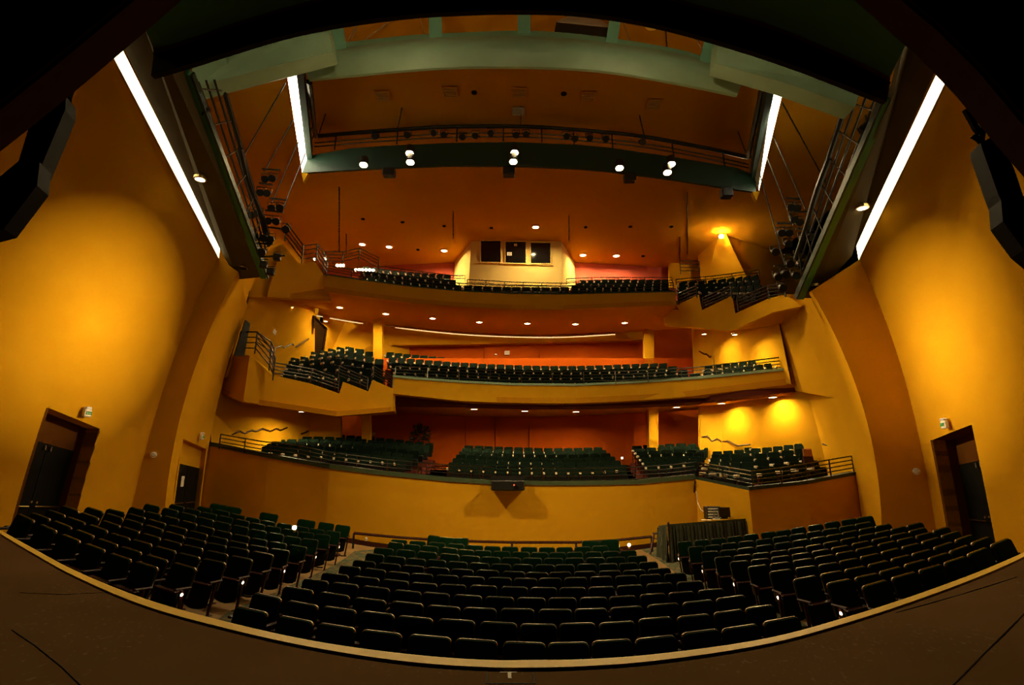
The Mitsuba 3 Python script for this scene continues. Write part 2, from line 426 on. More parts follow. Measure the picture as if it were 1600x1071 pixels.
class SideWall:
    """A tall wall that leans in as it rises; its top climbs towards the stage."""
    def __init__(s, prof, Y1, Y0, bottom0, top0, ztop0, sign):
        s.p, s.Y1, s.Y0, s.b0, s.t0, s.z0, s.sign = prof, Y1, Y0, bottom0, top0, ztop0, sign
    def point(s, Y, h):
        a = (s.Y1 - Y) / (s.Y1 - s.Y0)
        zb, zt = s.p[0, 1], s.p[-1, 1]
        z1 = zb + (zt - zb) * h
        x1 = side_x(s.p, z1)
        g = (x1 - s.p[0, 0]) / (s.p[-1, 0] - s.p[0, 0])
        zb0 = zb; x0 = s.b0 + (s.t0 - s.b0) * g
        z0 = zb0 + (s.z0 - zb0) * h
        return np.array([x1 + (x0 - x1) * a, Y, z1 + (z0 - z1) * a])
    def h_of(s, Y, z):
        a = (s.Y1 - Y) / (s.Y1 - s.Y0)
        zb = s.p[0, 1]; zt = s.p[-1, 1] + (s.z0 - s.p[-1, 1]) * a
        return (z - zb) / (zt - zb)
    def hit(s, x, y):
        """(Y, h, point) of the wall seen at this place of the photograph."""
        best = None
        for Y in np.linspace(s.Y0 - 4, s.Y1, 900):
            q = at(x, y, Y); h = s.h_of(Y, q[2])
            if -.1 <= h <= 1.1:
                w = s.point(Y, min(max(h, 0), 1)); d = abs(w[0] - q[0])
                if best is None or d < best[0]:
                    best = (d, Y, h, w)
        return best[1:]
    def panel(s, Ya, Yb, ha, hb, n=10, m=24):
        """Grid between distances Ya..Yb; ha, hb give the height span (numbers or functions of Y)."""
        fa = ha if callable(ha) else (lambda Y: ha); fb = hb if callable(hb) else (lambda Y: hb)
        Ys = np.linspace(Ya, Yb, n)
        G = np.array([[s.point(Y, fa(Y) + (fb(Y) - fa(Y)) * k / (m - 1)) for k in range(m)] for Y in Ys])
        out = G + [s.sign * 0.35, 0, 0]
        v = np.vstack([G.reshape(-1, 3), out.reshape(-1, 3)]); N = n * m; f = []
        for i in range(n - 1):
            for k in range(m - 1):
                a = i * m + k
                f += [[a, a + 1, a + m + 1], [a, a + m + 1, a + m], [N + a, N + a + m + 1, N + a + 1], [N + a, N + a + m, N + a + m + 1]]
        for i in range(n - 1):
            for k in (0, m - 1):
                a = i * m + k; q = [[a, a + m, N + a + m], [a, N + a + m, N + a]]
                f += q if k == 0 else [t[::-1] for t in q]
        for k in range(m - 1):
            for i in (0, n - 1):
                a = i * m + k; q = [[a, N + a + 1, a + 1], [a, N + a, N + a + 1]]
                f += q if i == 0 else [t[::-1] for t in q]
        return closed(v, np.array(f))

left = at(150, 40, 10.2); right = at(1495, 95, 10.5)
LW = SideWall(L1, 17.5, 10.2, -11.9, left[0], left[2], -1)
RW = SideWall(R1, 16.0, 10.5, 10.35, right[0], right[2], 1)

def door_wall(W, name, tl, tr, label, Ynear):
    (Ya, ha, A), (Yb, hb, B) = W.hit(*tl), W.hit(*tr)
    if Ya > Yb:
        Ya, ha, A, Yb, hb, B = Yb, hb, B, Ya, ha, A
    def htop(Y):
        return ha + (hb - ha) * (Y - Ya) / (Yb - Ya)
    parts = [W.panel(Ynear, Ya, 0, 1), W.panel(Ya, Yb, htop, 1), W.panel(Yb, W.Y1, 0, 1)]
    struct(name, join(parts), 'paint_amber', label, smooth=25)
    return Ya, Yb, htop

Ya, Yb, htop = door_wall(LW, 'wall_left', (77, 638), (155, 670), 'tall amber side wall of the hall at the left', 7.0)
Yc, Yd, htopR = door_wall(RW, 'wall_right', (1457, 688), (1518, 664), 'tall amber side wall of the hall at the right', 6.5)

def recess(W, Ya, Yb, htop, depth, doorfrac, n, side):
    """The recess behind an opening: two reveals, a lintel face and a double door with push bars at its back."""
    s = W.sign; o = np.array([s * depth, 0, 0])
    hs = np.linspace(0, 1, 8)
    la = np.array([W.point(Ya, htop(Ya) * h) for h in hs]); lb = np.array([W.point(Yb, htop(Yb) * h) for h in hs])
    t = .08
    reveals = [strip_solid(la, la + o, [0, -t, 0]), strip_solid(lb, lb + o, [0, t, 0]),
               strip_solid(np.array([la[-1], lb[-1]]), np.array([la[-1], lb[-1]]) + o, [0, 0, t])]
    ba, bb = la + o, lb + o
    struct(f'trim_{n}', join(reveals), 'recess_brown', f'deep brown reveal around the black double doors of the {side} wall', smooth=20)
    k = doorfrac
    ma = ba[0] + (ba[-1] - ba[0]) * k; mb = bb[0] + (bb[-1] - bb[0]) * k
    struct(f'wall_over_door_{n}', strip_solid([ma, mb], [ba[-1], bb[-1]], [s * .08, 0, 0]), 'recess_brown', f'brown panel over the black doors in the {side} wall')
    mid0, mid1 = (ba[0] + bb[0]) / 2, (ma + mb) / 2
    d = numbered('door')
    tag(d, f'black double door with push bars, set deep in the {side} side wall', None, kind='structure')
    for p0, p1, q0, q1 in ((ba[0], ma, mid0, mid1), (mid0, mid1, bb[0], mb)):
        g = (q0 - p0) * .012
        put('leaf', strip_solid([p0 + g, q0 - g], [p1 + g, q1 - g], [s * .06, 0, 0]), 'door_black', d)
        a = p0 + (p1 - p0) * .40; b = q0 + (q1 - q0) * .40
        a, b = a + (b - a) * .1 + [-s * .05, 0, 0], b - (b - a) * .1 + [-s * .05, 0, 0]
        bar = put('push_bar', cyl(a, b, .022, 10), 'brass', d, smooth=40)
    for e in (-1, 1):
        c = mid0 + (mid1 - mid0) * .44 + (mb - ma) * .045 * e + [-s * .05, 0, 0]
        put('lock', cyl(c, c + [-s * .04, 0, 0], .03, 10), 'steel', d, smooth=40)
        c = mid0 + (mid1 - mid0) * .955 + (mb - ma) * .05 * e + [-s * .04, 0, 0]
        put('latch', box(c, [.04, .04, .12]), 'steel', d)
recess(LW, Ya, Yb, htop, .55, .80, 1, 'left')
recess(RW, Yc, Yd, htopR, .6, .78, 2, 'right')

# baseboards at the foot of the side walls
for nm, W, Y0, Y1, lb in (('baseboard_left', LW, 10.2, Ya, 'left'), ('baseboard_right', RW, 9.0, Yc, 'right')):
    Ys = np.linspace(Y0, Y1, 10); A = []
    for Y in Ys:
        h = W.h_of(Y, pit_z(W.point(Y, .05)[0]) + .02); A.append(W.point(Y, max(h, 0)))
    A = np.array(A); B = A + [0, 0, .14]
    struct(nm, strip_solid(A - [W.sign * .03, 0, 0], B - [W.sign * .03, 0, 0], [W.sign * .05, 0, 0]), 'wood_red', f'thin baseboard at the foot of the {lb} side wall')

# walls that step back behind the tall side walls
def edge3(L, Y):
    P = np.array([at(x, y, Y) for x, y in L]); P = P[np.argsort(P[:, 2])]
    zz = np.linspace(P[0, 2], P[-1, 2], 20)
    c = np.polyfit(P[:, 2], P[:, 0], 2)
    return np.array([[np.polyval(c, z), Y, z] for z in zz])
eL1 = np.array([LW.point(17.5, h) for h in np.linspace(0, 1, 20)])
eL2 = edge3([(374, 425), (340, 482), (319, 537), (295, 600), (287, 635), (270, 720), (258, 792), (254, 815)], 17.75)
eL3 = edge3([(397, 452), (375, 510), (357, 570), (343, 615), (338, 645), (326, 695), (318, 740), (312, 820)], 21.6)
eR1 = np.array([RW.point(16.0, h) for h in np.linspace(0, 1, 20)])
eR2 = edge3([(1268, 455), (1305, 530), (1340, 600), (1360, 690), (1373, 753), (1378, 832)], 16.25)
eR3 = edge3([(1258, 460), (1275, 510), (1290, 560), (1301, 600), (1306, 635), (1322, 705), (1342, 825)], 18.6)
eR4 = edge3([(1222, 460), (1218, 505), (1245, 560), (1265, 600), (1290, 720), (1306, 815)], 21.2)
struct('wall_left_return', strip_solid(eL1, eL2, [-.1, .3, 0]), 'paint_amber', 'shaded narrow wall that steps back behind the left side wall', smooth=25)
struct('wall_right_return', strip_solid(eR1, eR2, [.1, .3, 0]), 'paint_amber', 'shaded narrow wall that steps back behind the right side wall', smooth=25)
struct('wall_right_pier', strip_solid(eR2, eR3, [.3, .1, 0]), 'paint_amber', 'amber pier beside the right end of the balconies', smooth=25)
struct('wall_right_inner', strip_solid(eR3, eR4, [.3, .1, 0]), 'paint_amber', 'amber wall at the right end of the balconies', smooth=25)

# left pier with the second double door (poster on one leaf)
def lerp_edge(E, z):
    return np.array([np.interp(z, E[:, 2], E[:, 0]), E[0, 1], z])
def pier_point(s, z):
    a, b = lerp_edge(eL2, z), lerp_edge(eL3, z)
    return a + (b - a) * s
dtop0, dtop1 = at(291, 686, 18.5), at(337, 702, 21.3)
s0, s1 = .20, .93
zt0, zt1 = dtop0[2], dtop1[2]
zmin, zmax = eL2[0, 2], eL2[-1, 2]
def pier_panel(sa, sb, za0, za1, zb0, zb1):
    A = np.array([pier_point(sa, za0 + (zb0 - za0) * k / 15) for k in range(16)])
    B = np.array([pier_point(sb, za1 + (zb1 - za1) * k / 15) for k in range(16)])
    return strip_solid(A, B, [-.3, .1, 0])
zbot = min(eL2[0, 2], eL3[0, 2])
struct('wall_left_pier', join([pier_panel(0, s0, zbot, zbot, zmax, zmax), pier_panel(s0, s1, zt0, zt1, zmax, zmax), pier_panel(s1, 1, zbot, zbot, zmax, zmax)]), 'paint_amber', 'amber pier beside the left end of the balconies', smooth=25)
o = np.array([-.22, .10, 0]); b0, b1 = pier_point(s0, zbot), pier_point(s1, zbot); t0, t1 = pier_point(s0, zt0), pier_point(s1, zt1)
struct('trim_3', join([strip_solid([b0, t0], [b0 + o, t0 + o], [0, -.08, 0]), strip_solid([b1, t1], [b1 + o, t1 + o], [0, .08, 0]), strip_solid([t0, t1], [t0 + o, t1 + o], [0, 0, .08])]), 'paint_amber', 'amber reveal around the black doors in the left pier')
b0, b1, t0, t1 = b0 + o, b1 + o, t0 + o, t1 + o
m0, m1 = b0 + (t0 - b0) * .74, b1 + (t1 - b1) * .74
struct('wall_over_door_3', strip_solid([m0, m1], [t0, t1], [-.08, .02, 0]), 'paint_amber', 'amber panel over the black doors in the left pier')
tag(numbered('door'), 'black double door with a notice, in the pier left of the balconies', None, kind='structure')
c0, c1 = (b0 + b1) / 2, (m0 + m1) / 2
for p0, p1, q0, q1 in ((b0, m0, c0, c1), (c0, c1, b1, m1)):
    g = (q0 - p0) * .015
    put('leaf', strip_solid([p0 + g, q0 - g], [p1 + g, q1 - g], [-.06, .02, 0]), 'door_black', 'door_002')
    a, b = p0 + (p1 - p0) * .40, q0 + (q1 - q0) * .40
    put('push_bar', cyl(a + (b - a) * .1 + [.05, -.02, 0], b - (b - a) * .1 + [.05, -.02, 0], .018, 10), 'brass', 'door_002', smooth=40)
pc = b0 + (m0 - b0) * .72 + (c0 - b0) * .68
put('door_notice', box(pc + [.02, -.01, 0], [.30, .012, .36], X=b1 - b0), 'paper', label='small white paper notice on the black door in the left pier', cat='notice')

# ------------------------------------------------------------------ front wall of the raised seating
def drop(P):
    Q = np.array(P, float); Q[:, 2] = [pit_z(x) - .15 for x in Q[:, 0]]
    return Q
PAR = [(317, 695, 21.75), (420, 716, 21.0), (515, 733, 20.6), (580, 741, 20.6), (640, 747, 20.6), (700, 753, 20.6), (770, 757.5, 20.6), (860, 759, 20.6), (940, 758.5, 20.6), (1000, 757, 20.6), (1086, 749, 20.6)]
par = pts(PAR)
struct('wall_rear_left', strip_solid(par[:3], drop(par[:3]), [0, .3, 0]), 'paint_amber', 'dim amber wall below the raised seats at the left')
struct('wall_rear_centre', strip_solid(par[2:], drop(par[2:]), [0, .3, 0]), 'paint_amber', 'amber wall below the raised seats behind the hall seating')
PR = pts([(1086, 749, 20.6), (1170, 766.5, 17.3)])
struct('wall_rear_jog', strip_solid(PR, drop(PR), [.2, .2, 0]), 'paint_amber', 'bright amber wall behind the skirted table')
PR2 = pts([(1170, 766.5, 17.3), (1260, 757, 17.6), (1345, 741, 18.2)])
struct('wall_rear_right', strip_solid(PR2, drop(PR2), [0, .3, 0]), 'paint_amber', 'amber wall below the raised seats at the right')
# green ledge on top of that wall
def ledge(P, h, out, back, name, label, m='paint_green'):
    P = np.asarray(P)
    struct(name, strip_solid(P + [0, -out, 0], P + [0, -out, h], [0, back, 0]), m, label)
ledge(par[2:], .155, .05, .5, 'trim_4', 'dark green ledge under the rails behind the hall seating', 'paint_olive')
ledge(par[:3], .155, .05, .5, 'trim_5', 'dark ledge under the rails at the left', 'paint_green_dark')
ledge(np.vstack([PR, PR2[1:]]), .10, .04, .5, 'trim_6', 'dark green ledge under the rails at the right', 'paint_green_dark')

# ------------------------------------------------------------------ raised seating: back walls, columns, ceiling
struct('wall_back', poly_solid(pts([(520, 560, 31), (1110, 560, 31), (1110, 735, 31), (520, 735, 31)]), [0, .3, 0]), 'paint_red', 'red back wall behind the raised seats under the lower balcony')
for x0, x1, d in ((625, 727, .10), (728, 773, .16), (774, 826, .22), (827, 1010, .28)):
    put('wall_panel', poly_solid(pts([(x0, 640, 31 - d), (x1, 640, 31 - d), (x1, 728, 31 - d), (x0, 728, 31 - d)]), [0, .12, 0]), 'paint_red', 'wall_back')
struct('wall_side_left', sheet(pts([(330, 590, 21.7), (484, 625, 28), (484, 700, 28), (330, 715, 21.7)]), [-.2, .2, 0]), 'paint_amber', 'bright yellow side wall at the left end of the raised seats', smooth=50)
struct('wall_panel_left', poly_solid(pts([(483, 625, 28), (532, 635, 28.6), (532, 700, 28.6), (483, 700, 28)]), [0, .3, 0]), 'paint_amber', 'narrow amber wall right of the yellow side wall under the left balcony')
for x0, x1, Y, lb in ((565, 578, 28.5, 'slim amber column under the lower balcony, left'), (1014, 1029, 28.5, 'slim amber column under the lower balcony, right')):
    struct('column', poly_solid(pts([(x0, 632, Y), (x1, 632, Y), (x1, 722, Y), (x0, 722, Y)]), [0, .4, 0]), 'paint_amber', lb)
struct('wall_panel_right', poly_solid(pts([(1094, 625, 28), (1129, 622, 27), (1129, 730, 27), (1094, 730, 28)]), [0, .3, 0]), 'paint_amber', 'narrow brown wall left of the yellow wall under the right balcony')
struct('wall_side_right', sheet(pts([(1128, 615, 27), (1268, 590, 20.9), (1300, 730, 20.9), (1128, 735, 27)]), [.2, .2, 0]), 'paint_amber', 'bright yellow side wall at the right end of the raised seats', smooth=50)
B1B = pts([(614, 642, 23.7), (617, 616, 23.8), (740, 628.5, 24.4), (830, 630.5, 24.5), (900, 630.5, 24.5), (1000, 626, 24.0), (1060, 622, 23.4), (1243, 600, 21.6)])
B1R = pts([(470, 645, 29), (560, 645, 31.2), (700, 651, 31.2), (800, 653, 31.2), (900, 652, 31.2), (1015, 646, 31.2), (1100, 640, 30), (1275, 616, 21.9)])
CEIL_LOW = strip_solid(B1B[1:], B1R[1:], [0, 0, .25])
struct('ceiling_lower', CEIL_LOW, 'paint_ceiling', 'brown underside of the lower balcony with downlights')
CLF, CLR = pts([(345, 614, 22.3), (380, 629, 21.4), (525, 651, 21.9), (616, 643, 23.8)]), pts([(330, 618, 24), (395, 636, 26.5), (520, 646, 29.5), (620, 648, 31)])
struct('ceiling_lower_left', strip_solid(CLF, CLR, [0, 0, .2]), 'paint_ceiling', 'brown underside of the left side of the lower balcony')

# lower balcony
B1T = pts([(614, 590, 23.7), (650, 593.5, 23.9), (720, 598.5, 24.3), (800, 602.5, 24.5), (900, 603.5, 24.5), (1000, 599, 24.0), (1100, 592, 23.0), (1240, 578, 21.6)])
B1F = pts([(614, 615.5, 23.7), (650, 619.5, 23.9), (720, 627, 24.3), (800, 630, 24.5), (900, 630.5, 24.5), (1000, 626, 24.0), (1100, 617, 23.0), (1243, 600, 21.6)])
struct('wall_balcony_lower', strip_solid(B1T, B1F, [0, .25, 0]), 'paint_amber', 'curved amber front of the lower balcony')
ledge(B1T, .10, .05, .4, 'trim_7', 'grey green ledge on the front of the lower balcony', 'paint_sage')
struct('wall_balcony_lower_left', poly_solid(front([(390, 556, 21.3), (425, 586, 21.3), (483, 599, 21.5), (530, 615.5, 21.8), (536, 597, 22), (575, 612, 22.5), (582, 594, 22.8), (613, 607.5, 23.6), (614, 590, 23.7), (614, 642, 23.7), (525, 650, 21.9), (380, 628, 21.4)], at(390, 590, 21.3), at(614, 615, 23.7)), [.05, .25, 0]), 'paint_amber', 'stepped amber front of the left side of the lower balcony')
struct('wall_balcony_lower_end', sheet(pts([(362, 552, 22.4), (391, 556, 21.3), (380, 629, 21.3), (343, 614, 22.4)]), [-.1, .25, 0]), 'paint_amber', 'shaded end face of the lower balcony at the left', smooth=50)
struct('wall_middle_left', sheet(pts([(393, 455, 22.0), (492, 470, 29.5), (492, 580, 29.5), (352, 590, 22.0)]), [-.2, .2, 0]), 'paint_amber', 'yellow side wall at the left end of the lower balcony', smooth=50)
struct('wall_middle_left_back', poly_solid(pts([(505, 485, 30.8), (545, 490, 33.2), (640, 500, 33.2), (640, 600, 33.2), (500, 590, 30.8)]), [0, .3, 0]), 'paint_amber', 'amber wall behind the left seats of the lower balcony')
struct('wall_middle_back', poly_solid(pts([(590, 480, 33.4), (1100, 480, 33.4), (1100, 600, 33.4), (590, 600, 33.4)]), [0, .3, 0]), 'paint_red', 'orange red back wall behind the lower balcony seats')
for x0, x1, d in ((603, 756, .08), (757, 842, .22), (843, 1006, .12)):
    put('wall_panel', poly_solid(pts([(x0, 534, 33.3 - d), (x1, 534, 33.3 - d), (x1, 590, 33.3 - d), (x0, 590, 33.3 - d)]), [0, .1, 0]), 'paint_red', 'wall_middle_back')
struct('wall_middle_band', strip_solid(pts([(560, 500, 32.6), (720, 520, 32.6), (900, 524, 32.6), (1008, 516, 32.6)]), pts([(560, 540, 32.6), (720, 538.5, 32.6), (900, 534, 32.6), (1008, 531, 32.6)]), [0, .5, 0]), 'paint_amber', 'amber band above the orange red back wall of the lower balcony')
for x0, x1, Y, lb in ((583, 597, 31, 'amber column behind the lower balcony seats, left'), (1007, 1022, 31, 'amber column behind the lower balcony seats, right')):
    struct('column', poly_solid(pts([(x0, 500, Y), (x1, 500, Y), (x1, 585, Y), (x0, 585, Y)]), [0, .4, 0]), 'paint_amber', lb)
struct('wall_middle_right_back', poly_solid(pts([(1080, 500, 31), (1112, 500, 28), (1116, 585, 28), (1084, 590, 31)]), [.1, .3, 0]), 'paint_amber', 'brown wall with a handrail at the right end of the lower balcony')
struct('wall_middle_right', sheet(pts([(1110, 495, 28), (1214, 490, 21.4), (1236, 600, 21.4), (1118, 595, 28)]), [.2, .25, 0]), 'paint_amber', 'brightly lit yellow wall at the right end of the lower balcony', smooth=50)

# upper balcony
B2T = pts([(504, 429, 26.4), (560, 437.5, 26.8), (640, 448, 27.2), (720, 455.5, 27.5), (800, 459.5, 27.6), (880, 460.5, 27.6), (960, 458.5, 27.2), (1055, 456.5, 26.6)])
B2F = pts([(505, 455, 26.4), (560, 463, 26.8), (640, 473, 27.2), (720, 480, 27.5), (800, 483.5, 27.6), (880, 484, 27.6), (960, 481, 27.2), (1057, 477, 26.6)])
struct('wall_balcony_upper', strip_solid(B2T, B2F, [0, .25, 0]), 'paint_amber', 'curved amber front of the upper balcony')
ledge(B2T, .06, .04, .4, 'trim_8', 'dark ledge on the front of the upper balcony', 'paint_green_dark')
B2R = pts([(497, 492, 31), (560, 503, 32.8), (640, 513, 32.8), (720, 521, 32.8), (800, 525, 32.8), (880, 525.5, 32.8), (960, 521, 32.8), (1110, 510, 29)])
CEIL_UP = strip_solid(B2F, B2R, [0, 0, .25])
struct('ceiling_upper', CEIL_UP, 'paint_ceiling', 'brown underside of the upper balcony with downlights')
struct('ceiling_upper_left', poly_solid(pts([(388, 462, 22), (417, 463.5, 22.8), (517, 470, 26.3), (506, 455, 26.5), (540, 490, 32), (490, 481, 29.8)]), [0, 0, .2]), 'paint_ceiling', 'brown underside of the left side of the upper balcony')
struct('wall_balcony_upper_left', poly_solid(front([(441, 381, 23.5), (467, 412, 24), (492, 409, 24.8), (505, 428, 26.3), (506, 455, 26.3), (517, 471, 26.3), (417, 464, 22.8)], at(430, 420, 22.8), at(505, 442, 26.3)), [-.1, .3, 0]), 'paint_amber', 'sloping yellow front of the left side of the upper balcony')
struct('wall_balcony_upper_end', sheet(pts([(442, 380, 23.5), (417, 465, 22.8), (388, 464, 21.7), (412, 395, 22.0)]), [-.1, .3, 0]), 'paint_amber', 'shaded end face of the upper balcony at the left', smooth=50)
struct('wall_balcony_upper_right', poly_solid(front([(1057.5, 477, 26.6), (1092, 460.5, 25.5), (1097, 485, 25.4), (1144, 462, 23.6), (1149, 490, 23.5), (1203, 465.5, 21.0), (1223, 462, 20.2), (1238, 467, 19.4), (1252, 479, 19.0), (1208.6, 488, 20.6), (1144, 517, 23.2), (1070, 511, 26.4), (1062, 485, 26.6)], at(1057, 480, 26.6), at(1240, 475, 19.3)), [.1, .25, 0]), 'paint_amber', 'stepped amber front of the right side of the upper balcony')
struct('wall_balcony_upper_jog', sheet(pts([(1033, 484, 28.2), (1062, 484, 26.6), (1070, 511.5, 26.4), (1039, 508.5, 28.2)]), [.05, .2, 0]), 'paint_amber', 'short amber face between the two parts of the upper balcony front', smooth=50)
struct('ceiling_upper_right', poly_solid(pts([(1144, 517.5, 23.2), (1208.6, 488.5, 20.6), (1252, 479.5, 19.0), (1240, 500, 20.8), (1212, 509, 21.6)]), [0, 0, .2]), 'paint_ceiling', 'orange underside of the right side of the upper balcony')
CUR = pts([(1039, 509, 28.2), (1070, 512, 26.4), (1144, 518, 23.3), (1212, 509.5, 21.7), (1125, 515, 29)])
struct('ceiling_upper_right_back', poly_solid(CUR, [0, 0, .2]), 'paint_ceiling', 'brown underside behind the stepped front of the upper balcony')

CB = smooth_line(B2R[:7] + [0, -.25, -.16], 20)
k = thing('cove_light', 'thin line of light at the top of the amber band behind the lower balcony', 'strip light')
put('lamp_panel', strip_solid(CB + [0, 0, .0], CB + [0, .05, .0], [0, 0, .03]), 'lamp_glass', k, emit=MIDDLE_COVE, weight=1.0)
put('tray', strip_solid(CB + [0, -.05, .05], CB + [0, .14, .05], [0, 0, .03]), 'white_plastic', k)

struct('wall_right_inner_upper', sheet(pts([(1200, 488, 22.2), (1268, 462, 18.75), (1302, 622, 18.75), (1236, 610, 22.2)]), [.3, .2, 0]), 'paint_amber', 'amber wall between the yellow wall and the pier at the right end of the lower balcony', smooth=50)

# ------------------------------------------------------------------ upper hall: back wall, control booth, ceiling
def ceil_z(x):
    return 16.7 - 0.004 * x * x
cx, cy = np.linspace(-17, 17, 35), np.linspace(12.5, 37.5, 12)
A = np.array([[[x, y, ceil_z(x)] for y in cy] for x in cx])
v = A.reshape(-1, 3); f = []
for i in range(34):
    for j in range(11):
        a = i * 12 + j
        f += [[a, a + 1, a + 13], [a, a + 13, a + 12]]
struct('ceiling', trimesh.Trimesh(np.vstack([v, v + [0, 0, .3]]), np.array(f + [[c + len(v) for c in t[::-1]] for t in f]), process=False), 'paint_ceiling', 'high orange brown ceiling of the hall', smooth=True)

def on_ceiling(x, y, d=0.0):
    q = on_level(x, y, 16.6)
    for _ in range(6):
        q = on_level(x, y, ceil_z(q[0]) - d)
    return q
for L in ([(1074, 300), (1074, 398)], [(530, 292), (530, 395)], [(541, 365), (541, 396)], [(708, 330), (708, 372)], [(889, 336), (889, 378)], [(1062, 370), (1062, 412)]):
    put('ceiling_joint', tube([on_ceiling(x, y, .0) for x, y in L], .03, 5), 'paint_black', 'ceiling')
struct('wall_upper_back', poly_solid(pts([(470, 380, 36.5), (1100, 380, 36.5), (1100, 470, 36.5), (470, 470, 36.5)]), [0, .3, 0]), 'paint_rose', 'rose red back wall behind the upper balcony')
struct('wall_upper_left', poly_solid([(-14.2, 17.5, 7), (-13.6, 37, 7), (-13.6, 37, 17), (-14.2, 17.5, 17)], [-.3, 0, 0]), 'paint_amber', 'amber side wall above the left end of the upper balcony')
struct('wall_upper_right', poly_solid(pts([(1085, 368, 34), (1128, 352, 30.5), (1172, 445, 30.5), (1098, 455, 34)]), [.2, .3, 0]), 'paint_amber', 'brightly lit yellow wall at the right end of the upper balcony')
struct('wall_upper_right_side', poly_solid(pts([(1128, 362, 30.6), (1205, 382, 32.2), (1262, 398, 33.0), (1262, 470, 33.0), (1172, 447, 30.9)]), [.2, .3, 0]), 'paint_amber', 'dark angled wall right of the lit yellow wall of the upper balcony')
struct('wall_upper_right_back', poly_solid(pts([(1046, 375, 35.5), (1088, 370, 35.5), (1100, 450, 35.5), (1046, 450, 35.5)]), [0, .3, 0]), 'paint_amber', 'shaded wall between red wall and lit yellow wall up at the right')

bf = pts([(737, 368, 33), (877, 371, 33), (879, 452, 33), (732, 450, 33)])
struct('wall_booth_front', poly_solid(bf, [0, .25, 0]), 'paint_cream', 'cream front wall of the control booth under three dark windows')
struct('wall_booth_left', poly_solid([bf[0], at(712, 388, 36.4), at(708, 455, 36.4), bf[3]], [.2, .1, 0]), 'paint_cream', 'cream left side wall of the control booth')
struct('wall_booth_right', poly_solid([bf[1], at(897, 392, 36.4), at(899, 455, 36.4), bf[2]], [-.2, .1, 0]), 'paint_cream', 'cream right side wall of the control booth')
struct('trim_9', strip_solid(pts([(744, 409, 32.9), (864, 413, 32.9)]), pts([(744, 411, 32.9), (864, 415, 32.9)]), [0, .15, 0]), 'paint_cream', 'cream sill under the control booth windows')
for i, (x0, y0, x1, y1) in enumerate([(751.5, 376, 782, 409.5), (790, 377.5, 821.5, 411), (829.5, 379, 860, 411.5)]):
    k = numbered('window')
    tag(k, ['dark window of the control booth, leftmost of three', 'dark window of the control booth with a paper stuck on it, the middle of three', 'dark window of the control booth with a lamp reflected, rightmost of three'][i], None, kind='structure')
    put('pane', poly_solid(pts([(x0, y0, 32.92), (x1, y0, 32.92), (x1, y1, 32.92), (x0, y1, 32.92)]), [0, .05, 0]), 'glass_dark', k)
    w = 1.3
    for a, b, c, d in ((x0 - w, y0 - w, x1 + w, y0), (x0 - w, y1, x1 + w, y1 + w), (x0 - w, y0, x0, y1), (x1, y0, x1 + w, y1)):
        put('frame', poly_solid(pts([(a, b, 32.86), (c, b, 32.86), (c, d, 32.86), (a, d, 32.86)]), [0, .14, 0]), 'paint_cream', k)
put('paper_note', poly_solid(pts([(792, 394, 32.88), (800, 394, 32.88), (800, 399.5, 32.88), (792, 399.5, 32.88)]), [0, .02, 0]), 'paper', label='paper note on the middle booth window', cat='notice')
put('booth_monitor', poly_solid(pts([(803, 381, 32.88), (808, 381, 32.88), (808, 384.5, 32.88), (803, 384.5, 32.88)]), [0, .03, 0]), 'white_plastic', label='small grey box at the top of the middle booth window', cat='box')

# ceiling vents
for i, (x, y) in enumerate([(598, 150), (703, 144), (811, 145), (919, 151), (1022, 163), (810, 174)]):
    c = on_ceiling(x, y, .04); s = .62 if i < 5 else .52
    k = thing('ceiling_vent', ['square ceiling speaker grille, first of the row from the left', 'square ceiling speaker grille, second of the row from the left', 'square ceiling speaker grille in the middle of the row', 'square ceiling speaker grille, second of the row from the right', 'square ceiling speaker grille, last of the row at the right', 'pale ceiling grille just above the middle of the catwalk'][i], 'grille', 'ceiling grilles')
    put('frame', rbox(c, [s, s, .05], .012), 'paint_ceiling' if i < 5 else 'concrete', k)
    for j in range(5):
        put('slat', box(c + [0, (j - 2) * s * .16, -.03], [s * .8, s * .06, .02]), 'concrete' if i == 5 else 'wood_arm', k)
for i, (x, y) in enumerate([(567, 342), (629, 347), (653, 390), (694, 353), (741, 144), (768, 356), (881, 146), (915, 355), (985, 354), (1005, 400), (1049, 354)]):
    c = on_ceiling(x, y, .0)
    put('ceiling_socket', cyl(c, c - [0, 0, .05], .11, 12), 'paint_black', label=f'unlit black recessed spot in the high ceiling, {ORD[i]} from the left', cat='recessed light', group='unlit recessed ceiling spots')

# ------------------------------------------------------------------ side soffits with light coves
SL = pts([(174, 34, 10.2), (349, 400, 17.5), (371, 437, 18.4), (412, 433, 18.4), (284, 106, 11.5), (262, 55, 10.3), (262, -60, 9.2), (190, -60, 9.0)])
SOFF_L = poly_solid(SL, [0, 0, .3])
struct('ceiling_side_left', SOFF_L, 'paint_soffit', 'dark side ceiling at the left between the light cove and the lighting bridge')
SR = pts([(1472, 86, 10.5), (1331, 400, 16.0), (1271, 466, 17.4), (1245, 466, 17.4), (1396, 148, 11.5), (1410, 80, 10.3), (1410, -60, 9.2), (1460, -60, 9.2)])
SOFF_R = poly_solid(SR, [0, 0, .3])
struct('ceiling_side_right', SOFF_R, 'paint_soffit', 'dark side ceiling at the right between the light cove and the lighting bridge')

